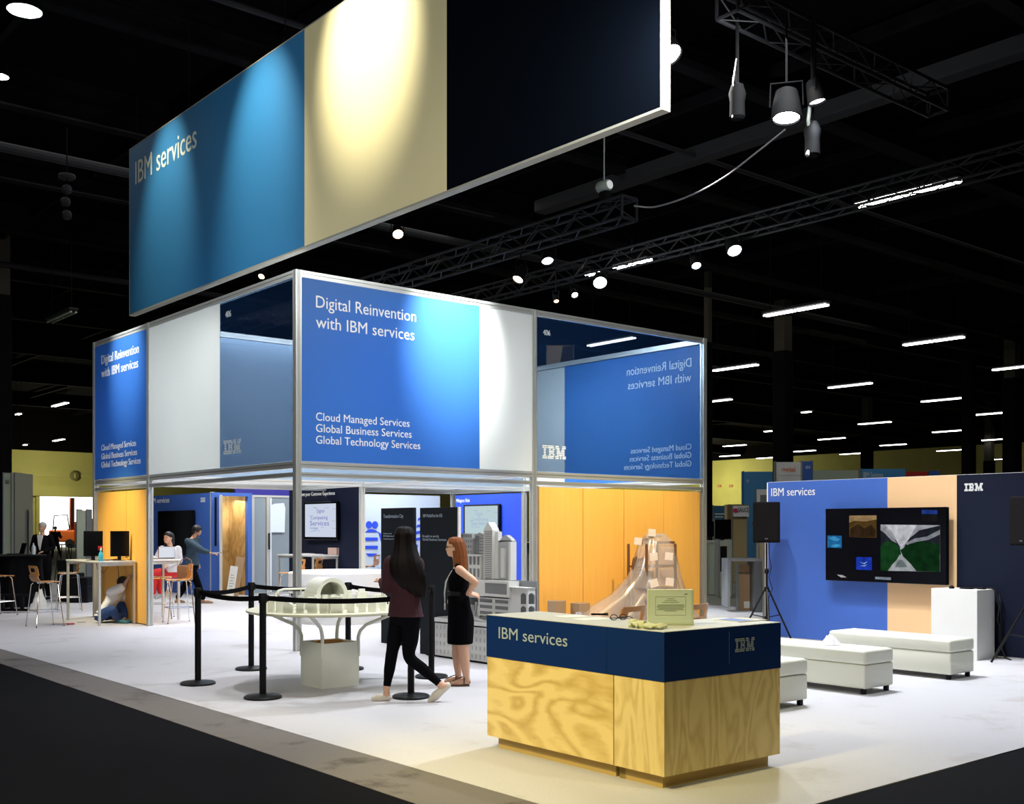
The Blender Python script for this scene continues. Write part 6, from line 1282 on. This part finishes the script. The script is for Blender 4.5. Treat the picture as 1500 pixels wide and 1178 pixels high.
# work light bars on the right truss
def barlight(px,py,X,L,lb):
    c = pX(px,py,X); o = thing('work_light',lb,'work light',c,0,'bar work lights'); m = MB(); m.rbox((X-.12,c.y-L/2,c.z+.03),(X+.12,c.y+L/2,c.z+.12),.02,1); m.build('housing',MAT['lamp_black'],o); m = MB()
    for x in (-.06,.06): m.tube([(X+x,c.y-L/2+.03,c.z),(X+x,c.y+L/2-.03,c.z)],.03,8)
    m.build('tube',emis('bar_glow',(1,.97,.92),14.),o); m = MB(); m.tube([(X,c.y,c.z+.12),(X,c.y,max(c.z+.5,T2Z))],.012); m.build('hanger',MAT['lamp_black'],o)
barlight(1310,288,17.2,1.5,'bright double bar light high at right below the truss'); barlight(1383,270,17.2,.6,'short bright bar light right of the double bar'); barlight(926,386,16.2,1.0,'bright bar light over the navy front panel'); barlight(868,401,16.2,.35,'small bright bar light left of the one over the navy panel')
# round high bay lamps upper left
for px,py,r,lb in ((36,16,.30,'round white high bay lamp in the upper left corner'),(-2,112,.2,'round lamp cut by the left edge')):
    c = pg(px,py,10.6); o = thing('high_bay_lamp',lb,'ceiling light',c,0,'high bay lamps'); m = MB(); m.lathe(c,[(.08,.45),(.12,.35),(r,.06),(r,0)],28); m.build('shade',MAT['lamp_black'],o,smooth=True); m = MB(); m.lathe(c,[(r*.96,.0),(r*.96,.01)],28); m.build('lens',emis('bay_glow',(.85,.93,1),8.),o); m = MB(); m.tube([c+Vector((0,0,.45)),(c.x,c.y,ZC-.1)],.02); m.build('rod',MAT['steel_dark'],o)
# dangling sensors on the left
for px,py,dep,lb in ((98,262,26,'dark cluster of round fittings hanging at upper left'),(300,115,26,'cable clamp above the banner')):
    p = pD(px,py,dep); o = thing('hanging_fitting',lb,'fitting',p); m = MB(); m.lathe(p,[(.18,.0),(.2,.05),(.18,.1)],16); m.build('cap',MAT['duct'],o)
    for i in range(3): m = MB(); m.ball(p-Vector((.03*(i%2),0,.25+.3*i)),.12,10); m.build('lamp_head',MAT['duct'],o)
    m = MB(); m.tube([p-Vector((0,0,.9)),(p.x,p.y,ZC-.1)],.015,5); m.build('rod',MAT['steel_dark'],o)
# far photo banner seen through the navy panel
o,w,h = tower(801,840,506,30,'peach','peach and dark photo banner far behind, seen through the right navy panel',zb=pD(0,536,30).z,name='photo_banner',cat='banner',d2=.05)
m = MB(); m.prism([(-w*.02,-.01,0),(w*.5,-.01,0),(w*.5,-.01,h),(w*.1,-.01,h*.95)],(0,1,0),.005); m.build('dark_photo',mat('photo_brown',(.08,.04,.03),.7),o,local=True)
# ---------------------------------------------------------------- light that falls on the place
# banner wash
spotL((5.6,13.8,11.4),(BX,13.9,8.9),3000,(1,.96,.80),42,.9,.08)
spotL((6.6,17.0,11.5),(BX,17.2,8.0),1850,(1,.93,.78),46,1.,.08)
spotL((6.9,20.9,11.5),(BX,21.2,8.0),1200,(1,.95,.78),44,1.,.08)
areaL((3.0,15.0,10.8),(BX,15.5,7.5),80,6,1,(.9,.95,1))
areaL((6.5,5.0,8.0),(BX,BY0,7.8),20,1,1,(1,.95,.7))
# panels
spotL((9.6,11.0,6.8),(9.75,YA,4.5),4300,(.96,1,1),38,1.,.08)
areaL((9.0,7.5,6.8),(9.3,YA,3.6),330,3,1,(.95,.98,1))
spotL((5.2,18.7,6.9),(XA,18.8,4.6),1500,(.93,.97,1),34,1.,.08)
areaL((3.0,16.5,6.4),(XA,16.5,3.7),85,3,1,(.95,.98,1))
areaL((12.6,14.6,5.3),(XC,14.4,3.6),330,3.2,.5,(.85,.95,1))
areaL((10.0,15.4,5.4),(9.6,17.85,3.6),120,3.4,.5,(.95,.97,1))
# amber walls
spotL((12.9,10.0,5.6),(13.1,YA,1.3),1150,(1,.84,.50),66,.8,.15)
spotL((4.9,18.4,4.0),(XA,19.1,1.1),620,(1,.88,.5),50,.9,.12)
# stand floor and interior
for x,y,w_ in ((9.0,15.0,620),(9.3,18.6,420),(13.3,16.0,380)): areaL((x,y,4.9),(x,y,0),w_*.42,2.2,2.2,(.95,.96,1))
areaL((13.5,21.8,4.6),(13.8,22.5,1),180,3,1,(.95,.97,1)); areaL((9.6,22.6,4.6),(11,23,1),160,2,1,(1,.98,.95)); areaL((15.2,20.8,3.9),(17,21.3,1.2),130,2,1,(.9,.93,1))
areaL((12.1,25.0,2.3),(12,25.1,0),14,.8,.6,(1,.85,.6))
spotL((8.9,14.4,5.6),(pD(500,HY,19.2).x,pD(500,HY,19.2).y,.6),520,(1,.96,.85),40,.5,.1)
spotL((5.9,9.4,7.6),(5.9,9.9,.3),620,(.97,.98,1),56,.7,.05)
spotL((3.2,16.5,7.5),(6.3,18.6,0),620,(.93,.95,1),75,.8,.15)
spotL((8.0,11.3,6.4),(7.6,10.7,0),420,(.95,.96,1),80,.8,.15)
# counter and front right floor
spotL((1.2,4.6,4.6),(5.1,5.5,.15),1100,(1,.82,.30),40,.8,.12)
spotL((6.9,-.5,6.5),(5.8,4.6,.5),520,(1,.93,.55),34,.8,.12)
areaL((4.5,8.0,8.0),(4.3,8.5,0),130,4,2,(1,.92,.85))
spotL((10.6,4.0,7.2),(10.4,6.2,0),620,(.93,.97,1),85,.8,.15)
spotL((-1.0,7.2,8.0),(-1.0,7.2,0),700,(1,.86,.50),76,.10,.03)
areaL((1.5,6.0,3.6),(5.6,9.5,.4),110,2,1,(1,.97,.80))  # added fill light for the pedestal under the model table
# media wall
spotL((10.7,9.4,6.7),(XW,8.5,1.2),950,(1,.93,.88),62,.8,.06)
spotL((10.6,7.4,6.6),(XW,7.5,1.7),130,(1,.85,.68),24,.8,.1)
# soft work light of the whole hall
areaL((30,25,11.2),(30,25,0),520,30,30,(1,1,.85))
areaL((35,40,11.2),(35,40,0),700,30,20,(1,1,.8))
for x,y,w_ in ((105,90,2600),):  # added point light without a fixture, brightens the yellow right wall
    l = bpy.data.lights.new('bay','POINT'); l.energy = w_; l.color = (1,.96,.6); l.shadow_soft_size = .3; o = bpy.data.objects.new('wall_fill_light',l); COL.objects.link(o); o.location = (x,y,7.)
for x,y,w_ in ((30,93,1100),):  # added point light, no lamp modelled, lifts the wall around the dock door
    l = bpy.data.lights.new('bay','POINT'); l.energy = w_; l.color = (1,.96,.65); l.shadow_soft_size = .3; o = bpy.data.objects.new('wall_fill_light',l); COL.objects.link(o); o.location = (x,y,6.)
areaL((14,30,11),(14,30,0),500,14,12,(1,1,.95))
# world: daylight outside the dock door
w_ = bpy.data.worlds.new('World'); S.world = w_; w_.use_nodes = True; bg = w_.node_tree.nodes['Background']; bg.inputs[0].default_value = (1,.97,.95,1); bg.inputs[1].default_value = 2.2
try: w_.cycles.sampling_method = 'NONE'
except Exception: pass
# camera
cd = bpy.data.cameras.new('camera'); cam = bpy.data.objects.new('camera',cd); COL.objects.link(cam)
cam.location = (0,0,EYE); cam.rotation_euler = (PI/2,0,CAMROT); cd.sensor_fit = 'HORIZONTAL'; cd.sensor_width = 36; cd.lens = FPX/1500*36
cd.shift_y = (HY-589)/1500; cd.clip_end = 400; cd.clip_start = .05
S.camera = cam
S.view_settings.view_transform = 'Standard'; S.view_settings.look = 'None'; S.view_settings.gamma = 1; S.view_settings.use_curve_mapping = False; S.view_settings.exposure = 0.0
